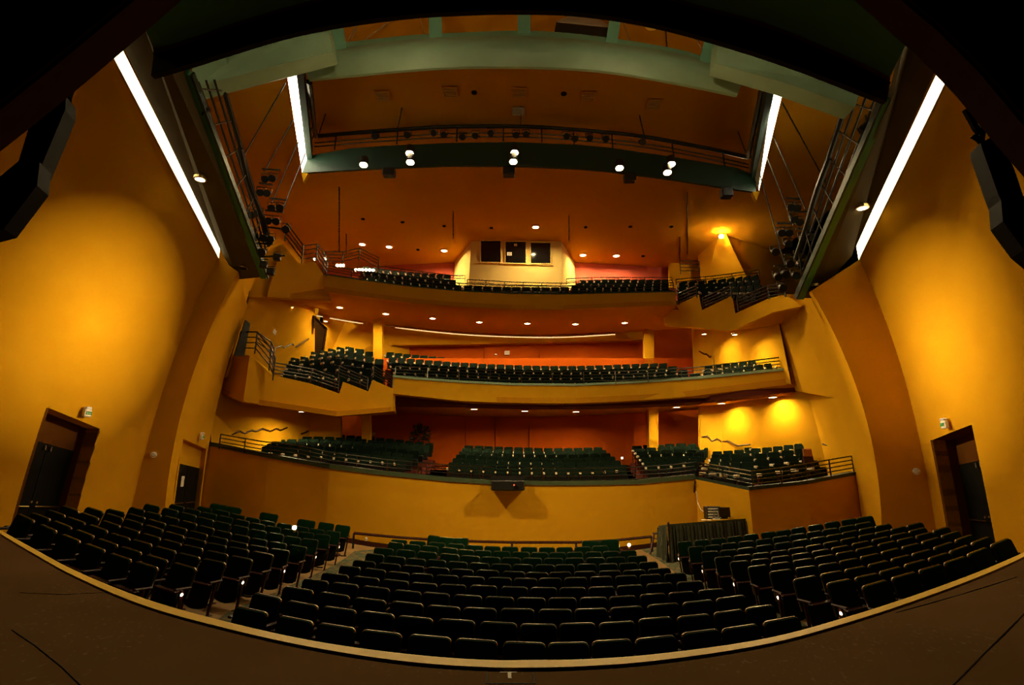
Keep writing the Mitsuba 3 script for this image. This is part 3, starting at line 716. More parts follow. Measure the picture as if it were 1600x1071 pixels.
def cove(W, Y0, Y1, name, label, emit):
    """A light panel that stands on the top of the wall and looks into the room."""
    k = thing(name, label, 'strip light')
    Ys = np.linspace(Y0, Y1, 9)
    A = np.array([W.point(Y, 1) for Y in Ys]) + [-W.sign * .03, 0, -.02]
    B = A + [0, 0, .52]
    put('tray', strip_solid(A + [W.sign * .03, 0, 0], B + [W.sign * .03, 0, 0], [W.sign * .1, 0, .05]), 'white_plastic', k)
    n = len(A); v = np.vstack([A, B]); f = []
    for i in range(n - 1):
        f += [[i, i + 1, n + i + 1], [i, n + i + 1, n + i]]
    m = trimesh.Trimesh(v, np.array(f), process=False)
    if m.face_normals[:, 0].mean() * -W.sign < 0:
        m.invert()
    put('lamp_panel', m, 'lamp_glass', k, emit=emit, weight=.6)
cove(LW, 9.0, 17.5, 'cove_light', 'long bright cove light along the top of the left side wall', COVE)
cove(RW, 9.2, 16.0, 'cove_light', 'long bright cove light along the top of the right side wall', COVE)

def spot(key, c, target, inten, cutoff, beam, weight=1.0):
    scene[key] = {'type': 'spot', 'to_world': T().look_at(origin=[float(q) for q in c], target=[float(q) for q in target], up=[0, 1, 0.01]), 'intensity': {'type': 'rgb', 'value': [float(q) for q in inten]}, 'cutoff_angle': cutoff, 'beam_width': beam, 'sampling_weight': float(weight)}

def downlight(c, r, inten, label, group, d=(0, 0, -1), weight=.8, cutoff=82, beam=45):
    k = thing('downlight', label, 'lamp', group)
    d = unit(d); c = np.array(c)
    put('ring', cyl(c - d * .06, c + d * .015, r * 1.35, 20), 'brass', k)
    put('bulb', disc(c + d * .02, d, r), 'lamp_glass', k, emit=BULB)
    if inten is not None:
        spot('beam_' + k, c + d * .04, c + d, inten, cutoff, beam, weight)
    return k

# soffit downlights, and separate beams added for the bright patches on the side walls
pl, pr = seen_on(SOFF_L, 313, 277), seen_on(SOFF_R, 1347, 322)
pl[2] -= .06; pr[2] -= .06
downlight(pl, .13, None, 'white downlight in the dark side ceiling at the left', None)
downlight(pr, .13, None, 'white downlight in the dark side ceiling at the right', None)
tl, tr = LW.hit(145, 505)[2], RW.hit(1468, 545)[2]
def half_angle(o, p, q):
    return math.degrees(math.acos(np.dot(unit(np.array(p) - o), unit(np.array(q) - o))))
ol, orr = at(1216, 462, 16.6), at(428, 432, 16.8)    # from the cluster of stage lights on the other side
cl, cr = half_angle(ol, tl, LW.hit(205, 310)[2]), half_angle(orr, tr, RW.hit(1412, 352)[2])
spot('beam_left', ol, tl, WALL_WASH, cl, cl * .03, 2.2)
spot('beam_right', orr, tr, WALL_WASH, cr, cr * .03, 2.2)
for x, y, S, lb in ((380, 418, SOFF_L, 'unlit ring of a recessed lamp at the far end of the left side ceiling'), (1272, 447, SOFF_R, 'unlit ring of a recessed lamp at the far end of the right side ceiling')):
    c = seen_on(S, x, y) + [0, 0, -.04]
    k = thing('recessed_lamp', lb, 'lamp')
    put('ring', cyl(c, c + [0, 0, .08], .16, 20), 'brass', k)
    put('cup', cyl(c - [0, 0, .01], c + [0, 0, .06], .12, 20), 'paint_black', k)

def stage_light(c, d, label, group, s=1.0):
    k = thing('stage_light', label, 'stage light', group)
    c = np.array(c); d = unit(d)
    put('can', join([cyl(c - d * .22 * s, c + d * .18 * s, .12 * s, 12, .15 * s), cyl(c - d * .34 * s, c - d * .22 * s, .07 * s, 12, .12 * s)]), 'metal_black', k, smooth=40)
    put('lens', cyl(c + d * .17 * s, c + d * .19 * s, .125 * s, 12), 'lens_glass', k)
    sx = unit(np.cross(d, [0, 0, 1]))
    put('yoke', tube([c - sx * .16 * s, c - sx * .17 * s + [0, 0, .24 * s], c + sx * .17 * s + [0, 0, .24 * s], c + sx * .16 * s], .014, 5), 'metal_black', k)
    return k
LLIGHT = sorted([(415, 280), (426, 279), (407.5, 301), (417.5, 302), (425, 325), (438, 325), (420, 345), (432, 346), (404, 333), (393.5, 336), (399, 369), (391, 362), (423, 374), (447, 358), (412, 372), (410, 394), (402, 391)], key=lambda q: q[1])
RLIGHT = sorted([(1235, 324), (1245, 325), (1248, 347), (1240, 343), (1220.6, 364), (1232, 364), (1231, 381), (1267, 370), (1254.5, 372), (1248, 399.6), (1234, 412), (1251, 413), (1215, 432.5), (1227, 428), (1211, 393.5), (1243, 430), (1222, 450)], key=lambda q: q[1])

# ------------------------------------------------------------------ lighting bridges beside the side ceilings
def bridge(side, D0, D1, starts, ends, label):
    k = thing('lighting_bridge', label, 'lighting bridge')
    D0, D1 = np.array(D0), np.array(D1)
    X = D1 - D0
    put('beam', join([box((D0 + D1) / 2, [np.linalg.norm(X), .10, .26], X=X), box((D0 + D1) / 2 + [0, 0, -.13], [np.linalg.norm(X), .20, .04], X=X)]), 'paint_green', k)
    put('flange', box((D0 + D1) / 2 + [side * -.15, 0, -.06], [np.linalg.norm(X), .05, .2], X=X), 'paint_green_dark', k)
    P = [(at(*a), at(*b)) for a, b in zip(starts, ends)]
    for i, (a, b) in enumerate(P):
        put('rail', tube([a, b], .075 if i == len(P) - 1 else .032, 7), 'metal_black', k, smooth=40)
    for s in np.linspace(.06, .94, 7):
        a = D0 + X * s; b = P[-1][0] + (P[-1][1] - P[-1][0]) * s
        put('brace', tube([a, b], .022, 6), 'rail_dark', k, smooth=40)
    put('cable_bundle', tube([P[-1][0] + (P[-1][1] - P[-1][0]) * s + np.array([.05 * math.sin(9 * s), 0, .06 * math.cos(7 * s)]) for s in np.linspace(.35, .95, 14)], .09, 7), 'metal_black', k, smooth=40)
bridge(-1, at(292, 112, 11.7), at(413, 430, 18.3), [(310, 128, 12.2), (322, 126, 12.4), (335, 125, 12.6), (345, 122, 12.8)], [(411, 412, 18), (413, 402, 18), (416, 392, 18), (420, 384, 18)], 'dark green lighting bridge with pipes along the left side ceiling')
bridge(1, at(1386, 152, 11.7), at(1250, 462, 17.2), [(1366, 158, 12.2), (1354, 150, 12.4), (1342, 145, 12.6), (1330, 140, 12.8)], [(1262, 432, 17), (1254, 424, 17), (1248, 416, 17), (1243, 405, 17)], 'dark green lighting bridge with pipes along the right side ceiling')

for (x, y), lb in (((560, 40), 'left'), ((800, 25), 'middle'), ((1060, 55), 'right')):  # unseen fixtures put in to light the beam faces and the ceiling
    c = at(x, y, 10.25) + [0, 0, .35]; tg_ = at(x + (x - 800) * .1, 95, 14.0)
    k = stage_light(c, tg_ - c, f'added stage light hidden on the back of the header, {lb} of three', None)
    spot('beam_' + k, c + unit(tg_ - c) * .3, c + unit(tg_ - c), HEADER_BEAM * (.45 if lb == 'middle' else 1.0), 70, 45, .5)
# hanging cables
for (x0, y0, Y0, x1, y1, Y1), lb in [((446, 130, 15.5, 380, 245, 17), 'left of the left strip light, highest'), ((458, 188, 17.5, 413, 268, 17.5), 'left of the left strip light, second from the top'), ((466, 222, 18.5, 424, 318, 17.5), 'left of the left strip light, third from the top'), ((477, 240, 19.5, 440, 330, 17.8), 'left of the left strip light, lowest'), ((1222, 160, 15.5, 1290, 285, 17), 'right of the right strip light, highest'), ((1205, 205, 17.5, 1262, 335, 17.2), 'right of the right strip light, second from the top'), ((1196, 240, 18.5, 1240, 352, 17.2), 'right of the right strip light, third from the top'), ((1188, 275, 19.5, 1228, 420, 17.5), 'right of the right strip light, lowest')]:
    put('hanging_cable', tube([at(x0, y0, Y0), at(x1, y1, Y1)], .022, 5), 'metal_black', label='thin black cable hanging slantwise ' + lb, cat='cable')

for nm, c, tg_ in (('left', at(318, 150, 12.6), [2.5, 20.6, .6]), ('right', at(1352, 180, 12.6), [-2.5, 20.6, .6])):  # fixtures put in to brighten the rear wall
    k = stage_light(c + [0, 0, -.35], np.array(tg_) - c, f'black stage light added at the high end of the {nm} lighting bridge', None)
    d = unit(np.array(tg_) - c)
    spot('beam_' + k, c + [0, 0, -.35] + d * .3, c + [0, 0, -.35] + d, BRIDGE_BEAM, 33, 10, 2.5)
for L, nm in ((LLIGHT, 'left'), (RLIGHT, 'right')):
    for i, (x, y) in enumerate(L):
        stage_light(at(x, y, 17.3), [-.25 if nm == 'right' else .25, -.8, -.5], f'black stage light at the low end of the {nm} lighting bridge, {ORD[i]} from the top', f'stage lights at the {nm} lighting bridge', .85)
for i, (a, b) in enumerate((((409, 268), (438, 270)), ((404, 290), (426, 293)), ((421, 314), (448, 317)), ((414, 333), (442, 336)), ((408, 358), (440, 362)), ((396, 384), (426, 386)), ((405, 406), (445, 404)))):
    put('lighting_pipe', tube([at(*a, 17.35) + [0, 0, .1], at(*b, 17.35) + [0, 0, .1]], .03, 6), 'metal_black', label=f'short black pipe carrying stage lights at the left lighting bridge, {ORD[i]} from the top', cat='pipe', group='lighting pipes at the left bridge')
for i, (a, b) in enumerate((((1228, 313), (1250, 315)), ((1236, 335), (1262, 335)), ((1214, 353), (1238, 353)), ((1244, 362), (1272, 362)), ((1222, 372), (1242, 371)), ((1226, 402), (1256, 403)), ((1210, 420), (1250, 420)))):
    put('lighting_pipe', tube([at(*a, 17.35) + [0, 0, .1], at(*b, 17.35) + [0, 0, .1]], .03, 6), 'metal_black', label=f'short black pipe carrying stage lights at the right lighting bridge, {ORD[i]} from the top', cat='pipe', group='lighting pipes at the right bridge')
for (x, y, w), lb in (((433, 402.5, 11), 'highest'), ((412, 414, 11), 'middle'), ((423, 425, 11), 'lowest')):
    k = thing('flood_light', f'square black flood light under the left lighting bridge, {lb} of three', 'stage light')
    c = at(x, y, 17.6)
    put('housing', rbox(c, [.24, .2, .24], .03, X=(1, .2, 0)), 'metal_black', k)
    put('bracket', tube([c + [-.13, 0, 0], c + [-.13, 0, .2], c + [.13, 0, .2], c + [.13, 0, 0]], .012, 5), 'metal_black', k)

# ------------------------------------------------------------------ catwalk over the hall, its strip lights and lamps
FB0 = pts([(480, 244, 20.6), (548, 232, 20.3), (600, 228, 20.1), (700, 223.5, 20), (803, 222, 20), (900, 226, 20), (950, 230.5, 20), (1050, 245, 20.2), (1150, 262, 20.4), (1182, 275, 20.6)])
FB1 = pts([(472, 270, 20.6), (530, 266.5, 20.3), (600, 262.5, 20.1), (700, 258.5, 20), (803, 259, 20), (900, 263, 20), (950, 267, 20), (1050, 280, 20.2), (1150, 296, 20.4), (1181, 300, 20.6)])
cw = thing('catwalk', 'dark green curved catwalk hanging under the ceiling across the hall', 'catwalk')
put('front_panel', strip_solid(FB0, FB1, [0, .12, 0]), 'paint_green_dark', cw, smooth=30)
put('walkway', strip_solid(FB1 + [0, .12, .75], FB1 + [0, 1.1, .75], [0, 0, .06]), 'metal_black', cw)
H0 = smooth_line(pts([(493, 213, 20.9), (600, 204.5, 20.9), (700, 198.5, 20.9), (815, 198, 20.9), (900, 203, 20.9), (1000, 213, 20.9), (1100, 231, 20.9), (1168, 246, 20.9)]), 24)
put('handrail', tube(H0, .085, 8), 'metal_black', cw, smooth=40)
put('rail', tube(H0 + [0, 0, -.34], .028, 6), 'rail_dark', cw, smooth=40)
put('rail', tube(H0 + [0, 0, -.52], .028, 6), 'rail_dark', cw, smooth=40)
for i in (1, 4, 7, 9, 11, 13, 15, 18, 21):
    put('post', tube([H0[i], H0[i] + [0, -.1, -.8]], .03, 6), 'metal_black', cw, smooth=40)
SBL = pts([(468, 90, 14.8), (484, 242, 20.6)]); SBR = pts([(1204, 128, 14.8), (1177, 272, 20.6)])
for nm, S, sg in (('left', SBL, -1), ('right', SBR, 1)):
    k = thing('catwalk_wing', f'dark {nm} wing of the catwalk beside its strip light', 'catwalk')
    X = S[1] - S[0]
    put('beam', box(S.mean(0), [np.linalg.norm(X), .22, .45], X=X), 'paint_green_dark', k)
    q0, q1 = (pts([(483, 128, 15.6), (493, 213, 20.6)]) if nm == 'left' else pts([(1193, 128, 15.2), (1169, 246, 20.6)]))
    put('handrail', tube([q0, q1], .1, 8), 'metal_black', k, smooth=40)
    for s in np.linspace(.1, .9, 6):
        put('brace', tube([S[0] + X * s, q0 + (q1 - q0) * s], .025, 6), 'rail_dark', k, smooth=40)
def strip_light(a0, a1, b0, b1, label, tip):
    k = thing('strip_light', label, 'strip light')
    A, B = pts([a0, b0]), pts([a1, b1])
    put('diffuser', strip_solid(A, B, [0, .02, .05]), 'lamp_glass', k, emit=CATWALK_STRIP, weight=.8)
    put('back', strip_solid(A + [0, .05, .08], B + [0, .05, .08], [0, .05, .1]), 'white_plastic', k)
    put('end_cap', poly_solid(pts(tip), [0, .2, 0]), 'paint_amber', k)
strip_light((445, 95, 14.8), (464, 93, 14.8), (472, 270, 20.6), (481, 246, 20.6), 'bright strip light along the left wing of the catwalk', [(471, 270, 20.4), (481, 271, 20.4), (474, 285, 20.4)])
strip_light((1210, 133, 14.8), (1226, 133, 14.8), (1180, 280, 20.6), (1186, 298, 20.6), 'bright strip light along the right wing of the catwalk', [(1176, 300, 20.4), (1187, 299, 20.4), (1182, 314, 20.4)])

for i, (x, y) in enumerate([(587, 213), (637, 211), (678, 208), (694, 211), (723, 214), (743, 212), (767, 208), (806, 211), (822, 210), (885, 213), (898, 217), (921, 216), (946, 217), (1003, 222)]):
    stage_light(at(x, y, 20.7), [0, -.8, -.6], f'small black stage light behind the rails of the catwalk, {ORD[i]} from the left', 'stage lights on the catwalk', .95)
for (x, y), lb in zip([(568, 258), (640, 240), (641, 254), (804, 239), (802, 253), (968, 263), (1049, 257), (1043, 270)], ['leftmost of the catwalk lamps', 'upper lamp of the left pair', 'lower lamp of the left pair', 'upper lamp of the middle pair', 'lower lamp of the middle pair', 'single lamp right of the middle pair', 'upper lamp of the right pair', 'lower lamp of the right pair']):
    k = thing('catwalk_lamp', f'glaring theatre lamp on the front of the catwalk, {lb}', 'stage light')
    c = at(x, y, 19.5); d = unit([-c[0] * .01, -.30, -1])
    put('can', cyl(c - d * .4, c - d * .02, .15, 16, .2), 'metal_black', k, smooth=40)
    put('bulb', disc(c, d, .16), 'lamp_glass', k, emit=BULB)
    spot('beam_' + k, c + d * .05, c + d, CATWALK_BEAM, 54, 42, .6)
for (x, y, w, h), lb in (((608, 270, 17, 12), 'left'), ((795, 269, 17, 14), 'middle'), ((984, 278, 16, 13), 'right'), ((1135, 302, 15, 14), 'rightmost')):
    k = thing('catwalk_speaker', f'small dark box hanging under the catwalk, {lb} one', 'loudspeaker')
    c = at(x, y, 20.2); s = np.linalg.norm(c) / FOC
    put('cabinet', rbox(c, [w * s, .35, h * s], .04), 'metal_black', k)
    put('hanger', box(c + [0, 0, h * s * .6], [.05, .05, h * s * .5]), 'metal_black', k)
for (x0, y0, x1, y1), lb in (((628, 168, 620, 208), 'left of the middle'), ((814, 166, 814, 200), 'in the middle'), ((999, 180, 1007, 214), 'right of the middle'), ((509, 178, 497, 212), 'at the left end'), ((1153, 206, 1166, 240), 'at the right end')):
    a = on_ceiling(x0, y0); b = at(x1, y1, 20.9)
    put('hanger_rod', tube([a, b], .022, 5), 'metal_black', label='thin rod from the ceiling to the catwalk, ' + lb, cat='rod')

# ------------------------------------------------------------------ curved green beams near the stage
TB = [(474, 90), (540, 74), (640, 61.5), (720, 57), (800, 55.5), (880, 59), (960, 67.5), (1060, 83), (1161, 112)]
BB = [(482, 124), (550, 117.5), (640, 109), (720, 104.5), (800, 104), (880, 106), (960, 113), (1060, 130), (1152, 149)]
Yb = [14.6, 14.3, 14.1, 14, 14, 14, 14.1, 14.3, 14.6]
A = smooth_line(pts([(x, y, Y) for (x, y), Y in zip(TB, Yb)]), 30); B = smooth_line(pts([(x, y, Y) for (x, y), Y in zip(BB, Yb)]), 30)
gb = thing('curved_beam', 'long curved sage green ceiling beam with flat posts above the hall', 'beam')
rowsq = []
for s in np.linspace(0, 1, 9):
    rowsq.append(A * (1 - s) + B * s + np.array([0, -.28 * math.sin(math.pi * s), 0]))
G = np.array(rowsq); m, n = G.shape[:2]; N = m * n; f = []
back = G.copy(); back[:, :, 1] = np.maximum(back[:, :, 1], A[None, :, 1]) + .1
for j in range(m - 1):
    for i in range(n - 1):
        a = j * n + i
        f += [[a, a + n, a + n + 1], [a, a + n + 1, a + 1], [N + a, N + a + n + 1, N + a + n], [N + a, N + a + 1, N + a + n + 1]]
for i in range(n - 1):
    f += [[i, i + 1, N + i + 1], [i, N + i + 1, N + i]]
    a = (m - 1) * n + i; f += [[a, N + a + 1, a + 1], [a, N + a, N + a + 1]]
for j in range(m - 1):
    for i in (0, n - 1):
        a = j * n + i; q = [[a, N + a + n, a + n], [a, N + a, N + a + n]]; f += q if i == 0 else [t[::-1] for t in q]
put('face', closed(np.vstack([G.reshape(-1, 3), back.reshape(-1, 3)]), np.array(f)), 'paint_sage', gb, smooth=40)
FT = smooth_line(pts([(540, 66, 14.6), (640, 55, 14.4), (740, 50, 14.3), (800, 48, 14.3), (870, 50, 14.3), (960, 60, 14.4), (1060, 77, 14.5), (1105, 90, 14.6)]), 20)
FBt = smooth_line(pts([(540, 76, 14.4), (640, 63, 14.2), (740, 58, 14.1), (800, 56, 14.1), (870, 59, 14.1), (960, 69, 14.2), (1060, 86, 14.4), (1105, 99, 14.5)]), 20)
put('flange', strip_solid(FT, FBt, [0, .12, 0]), 'paint_mint', gb)
for x0, x1, yt, yb, tlt in ((517, 538, 34, 77, 3), (670, 690, 14, 61, 1), (809, 829, 10, 58, 0), (950, 968, 20, 70, -4), (1099, 1118, 45, 98, -7)):
    put('post', poly_solid(pts([(x0 - tlt, yt, 14.2), (x1 - tlt, yt, 14.2), (x1 + tlt, yb, 14.2), (x0 + tlt, yb, 14.2)]), [0, .1, 0]), 'paint_mint', gb)
for nm, P in (('left', [(298, 97, 12.6), (400, 66, 12.8), (513, 38, 13.2), (519, 81, 13.2), (420, 105, 12.8), (305, 136, 12.6)]), ('right', [(1121, 58, 13.2), (1230, 92, 12.8), (1346, 136, 12.5), (1336, 168, 12.5), (1225, 129, 12.8), (1118, 99, 13.2)])):
    put('beam_end_piece', poly_solid(pts(P), [0, .5, .0]), 'paint_sage', label=f'pale sage green {nm} end beam beside the long curved beam', cat='beam')
for (a, b), lb in zip((((541, 66, 14.9), (563, 30, 14.9)), ((548, 64, 15.2), (560, 36, 15.2)), ((570, 62, 15), (622, 24, 15)), ((654, 22, 14.8), (664, 56, 14.8)), ((973, 32, 14.8), (985, 66, 14.8)), ((1083, 53, 14.8), (1098, 80, 14.8)), ((1040, 42, 15), (1042, 74, 15))), ('first', 'second', 'third', 'fourth', 'fifth', 'seventh', 'sixth')):
    p, q = sorted([at(*a), at(*b)], key=lambda w: w[2])
    put('tie_cable', tube([p, p + (q - p) * (16.9 - p[2]) / (q[2] - p[2])], .022, 5), 'wood_arm' if lb != 'sixth' else 'metal_black', label=f'thin tie rod above the curved green beam, {lb} from the left', cat='rod')
k = thing('ceiling_duct', 'pale grey duct above the middle of the curved green beam', 'duct')
put('body', poly_solid(pts([(704, 20, 16), (860, 20, 16), (860, 48, 16), (704, 48, 16)]), [0, .8, 0]), 'concrete', k)
put('lip', poly_solid(pts([(700, 38, 15.9), (862, 40, 15.9), (862, 50, 15.9), (700, 48, 15.9)]), [0, .1, 0]), 'wood_arm', k)
put('side_plate', poly_solid(pts([(690, 14, 15.7), (716, 14, 15.7), (728, 44, 15.7), (716, 40, 15.7)]), [0, .1, 0]), 'concrete', k)
k = thing('monitor_speaker', 'black wedge loudspeaker with a pale top on the curved green beam', 'loudspeaker')
fr = pts([(869, 35, 14.5), (957, 44, 14.5), (948, 71, 14.5), (864, 63, 14.5)])
put('cabinet', poly_solid(fr, [0, .7, .1]), 'metal_black', k)
put('top_cover', poly_solid(pts([(869, 34.5, 14.5), (957, 43.5, 14.5), (922, 23, 15.2), (900, 22, 15.2)]), [0, .0, .04]), 'concrete', k)
k = thing('hanging_lamp', 'round yellow lamp shade seen above the curved beam', 'lamp')
c = at(1020, 38, 15.2)
put('shade', cyl(c + [0, 0, .14], c - [0, 0, .02], .12, 16, .26), 'strip_gold', k, smooth=40)
put('flange', cyl(c + [0, 0, .14], c + [0, 0, .2], .06, 12), 'brass', k)
put('bulb', disc(c + [0, 0, .02], [0, -.3, -1], .12), 'lamp_glass', k, emit=BULB, weight=.3)

# ------------------------------------------------------------------ stage opening: header and black arch
HL = smooth_line(pts([(236, 118, 9.8), (256, 112, 9.8), (300, 99, 9.8), (360, 80, 9.8), (440, 56, 9.8), (520, 39, 9.8), (620, 25, 9.8), (700, 19, 9.8), (800, 16, 9.8), (900, 19, 9.8), (1000, 33, 9.8), (1100, 57.5, 9.8), (1231, 98.5, 9.8), (1362, 149, 9.8), (1386, 158, 9.8)]), 40)
HU = smooth_line(pts([(240, 85, 9.8), (262, 82, 9.8), (302, 69, 9.8), (360, 49, 9.8), (440, 24, 9.8), (520, 4, 9.8), (620, -13, 9.8), (700, -22, 9.8), (800, -26, 9.8), (900, -20, 9.8), (1000, -6, 9.8), (1100, 21, 9.8), (1205, 50, 9.8), (1336, 105, 9.8), (1390, 132, 9.8)]), 40)
hd = thing('trim_header', None, None)
tag(hd, 'black curved header beam across the top of the hall near the stage', None, kind='structure')
put('beam', strip_solid(HL, HU, [0, .12, 0]), 'paint_black', hd)
put('edge_trim', strip_solid(HU, HU + [0, -.05, .13], [0, .12, 0]), 'carpet_maroon', hd)
put('edge_pipe', tube(HU + [0, -.03, 0], .022, 6), 'rail_metal', hd, smooth=40)
struct('ceiling_stage_front', strip_solid(HU + [0, -.02, .13], HU + [0, -1.6, 1.0], [0, .1, .2]), 'paint_green', 'dark green panel of the ceiling above the black header')

def arch(Pin, Pout, name, label):
    struct(name, strip_solid(pts(Pin), pts(Pout), [0, .42, 0]), 'paint_black', label)
arch([(-260, 330, 6), (-60, 204, 6), (0, 158, 6), (90, 86, 6), (194, 0, 6), (300, -90, 6)], [(-600, 200, 6), (-400, 0, 6), (-300, -100, 6), (-200, -200, 6), (0, -300, 6), (200, -400, 6)], 'wall_arch_left', 'black slanting edge of the stage opening at the upper left')
arch([(1300, -110, 6), (1438, 12, 6), (1472, 40, 6), (1540, 108, 6), (1600, 180, 6), (1850, 460, 6)], [(1400, -400, 6), (1600, -300, 6), (1800, -200, 6), (1900, -100, 6), (2000, 0, 6), (2200, 200, 6)], 'wall_arch_right', 'black slanting edge of the stage opening at the upper right')
for nm, Pi in (('left', [(-260, 330, 6.43), (-60, 204, 6.43), (0, 158, 6.43), (90, 86, 6.43), (194, 0, 6.43), (300, -90, 6.43)]), ('right', [(1300, -110, 6.43), (1438, 12, 6.43), (1472, 40, 6.43), (1540, 108, 6.43), (1600, 180, 6.43), (1850, 460, 6.43)])):
    Q = pts(Pi); e = np.array([unit([-q[0], 0, -2.2]) for q in Q]) * .0
    Qf = pts([(x, y, 6.0) for x, y, _ in Pi]); Qb = Qf + [0, .45, 0]
    struct('trim_arch_' + nm, strip_solid(Qf + [0, .06, 0], Qb + [0, .02, 0], [.02 * (1 if nm == 'left' else -1), 0, -.03]), 'umber_dimmed', f'dim brown inner face of the stage opening at the upper {nm}')

# line loudspeakers hanging at both sides of the stage opening
def line_speaker(label, upper, lower, arm1, arm2, Y):
    k = thing('hanging_loudspeaker', label, 'loudspeaker')
    put('upper_cabinet', poly_solid(pts([(x, y, Y) for x, y in upper]), [.08 * np.sign(upper[0][0] - 800), .3, 0]), 'speaker_black', k)
    put('lower_cabinet', poly_solid(pts([(x, y, Y - .1) for x, y in lower]), [.08 * np.sign(upper[0][0] - 800), .3, 0]), 'speaker_black', k)
    for a in (arm1, arm2):
        put('bracket_arm', tube([at(x, y, Y + .2) for x, y in a], .05, 6), 'speaker_black', k)
line_speaker('black loudspeaker column hanging on a bracket at the upper left', [(75, 123), (103, 150), (102, 171), (62, 266), (28, 255), (54, 171)], [(30, 251), (62, 254), (58, 290), (6, 358), (-40, 370), (-40, 310), (0, 276)], [(84, 108), (106, 158), (122, 122), (128, 121)], [(90, 102), (92, 125), (80, 135)], 7.2)
line_speaker('black loudspeaker column hanging on a bracket at the upper right', [(1532, 223), (1560, 209), (1585, 265), (1602, 316), (1566, 318), (1559, 302), (1535, 234)], [(1564, 312), (1598, 306), (1660, 330), (1660, 440), (1600, 391), (1567, 346)], [(1509, 172), (1526, 203), (1530, 212), (1563, 180)], [(1520, 212), (1532, 222), (1541, 159)], 7.2)

# ------------------------------------------------------------------ lamps under the balconies and in the ceiling
for i, (x, y, Y) in enumerate([(531, 479, 28.5), (603, 489, 29.5), (676, 496, 29.8), (749, 502, 30), (824, 504, 30), (899, 505, 30), (976, 503, 29.5)]):
    c = seen_on(CEIL_UP, x, y); c[2] -= .06
    downlight(c, .16, SOFFIT_LAMP, f'bright downlight under the upper balcony, {("first", "second", "third", "fourth", "fifth", "sixth", "seventh")[i]} from the left', 'downlights under the upper balcony')
for i, (x, y, Y) in enumerate([(663, 632, 26.2), (741, 638, 26.6), (820, 641, 26.9), (900, 642, 27), (1057, 635, 26), (1127, 629, 24.8), (1207, 619, 22.6)]):
    c = seen_on(CEIL_LOW, x, y); c[2] -= .05
    downlight(c, .15, SOFFIT_LAMP * (.35 if i in (0, 2) else 1), f'bright downlight under the lower balcony, {("first", "second", "third", "fourth", "fifth", "sixth", "seventh")[i]} from the left', 'downlights under the lower balcony', weight=1.8 if i > 4 else .8)
for i, (x, y) in enumerate([(566, 382), (608, 386), (694, 392), (837, 355), (911, 399), (963, 400)]):
    downlight(on_ceiling(x, y, .06), .2, CEILING_LAMP, f'bright round lamp in the high ceiling, {("first", "second", "third", "fourth", "fifth", "sixth")[i]} from the left', 'lamps in the high ceiling', weight=1.6 if i in (2, 3, 4) else .9)
c = at(1126, 358, 30.2); c[2] = ceil_z(c[0]) - .35
k = thing('corner_lamp', 'glaring lamp on the corner of the wall at the upper right', 'lamp')
m = trimesh.creation.icosphere(subdivisions=2, radius=.13); m.apply_translation(c)
put('bulb', m, 'lamp_glass', k, emit=WARM * 55, weight=1.5)
put('bracket', cyl(c + [0, .12, .02], c + [0, .7, .1], .05, 10), 'brass', k)
for c, lb, k in ((np.array([-9.6, 24.8, 4.62]), 'added lamp washing the yellow side wall under the lower balcony at the left', 1.0),
                 (np.array([9.5, 26.0, 8.6]), 'added lamp over bright yellow wall at the right end of the lower balcony, inner one', 1.3),
                 (np.array([9.7, 22.9, 7.75]), 'added lamp over bright yellow wall at the right end of the lower balcony, outer one', 1.0),
                 (at(455, 478, 26.4), 'added lamp over the yellow side wall at the left end of the lower balcony', .8),
                 (at(509, 500, 30.6), 'added lamp in the corner behind the dark doorway of the lower balcony', .3)):
    downlight(c - [0, 0, .08], .10, WASHER * k, lb, None, weight=1.6)
yr = lambda x, y: float(on_plan(x, y, at(1057, 480, 26.6), at(1240, 475, 19.3))[1])
def small_lamp(x, y, Y, label, r=.05, L=60):
    k = thing('step_lamp', label, 'lamp')
    c = at(x, y, Y)
    m = trimesh.creation.icosphere(subdivisions=2, radius=r); m.apply_translation(c)
    put('bulb', m, 'lamp_glass', k, emit=WARM * L / 8, weight=.03)
    put('socket', cyl(c + [0, .03, -r * 2], c + [0, .02, -r * .7], r * .6, 10), 'brass', k)
small_lamp(460, 825, 13.3, 'small glaring lamp among the rear rows of the left seat block')
small_lamp(983, 852, 18.2, 'small glaring lamp at the right end of the rail behind the centre seats')
small_lamp(972, 716, 24.4, 'small glaring lamp at the aisle right of the raised centre seats')
bulbs = []
for x, y in [(556, 422), (561, 422), (566.5, 422), (572, 422), (577.5, 422), (583, 422.5), (527, 415), (532, 415), (536.5, 415), (492, 405), (508, 404)]:
    m = trimesh.creation.icosphere(subdivisions=1, radius=.085); m.apply_translation(at(x, y, 27.2)); bulbs.append(m)
k = thing('bulb_string', 'string of small bulbs behind the left rails of the upper balcony', 'lights')
put('bulb', join(bulbs), 'lamp_glass', k, emit=WARM * 1.5, kind='stuff')
put('wire', tube([at(x, y, 27.25) for x, y in [(492, 406), (508, 405), (527, 416), (536, 416), (556, 423), (583, 423.5)]], .012, 5), 'metal_black', k)

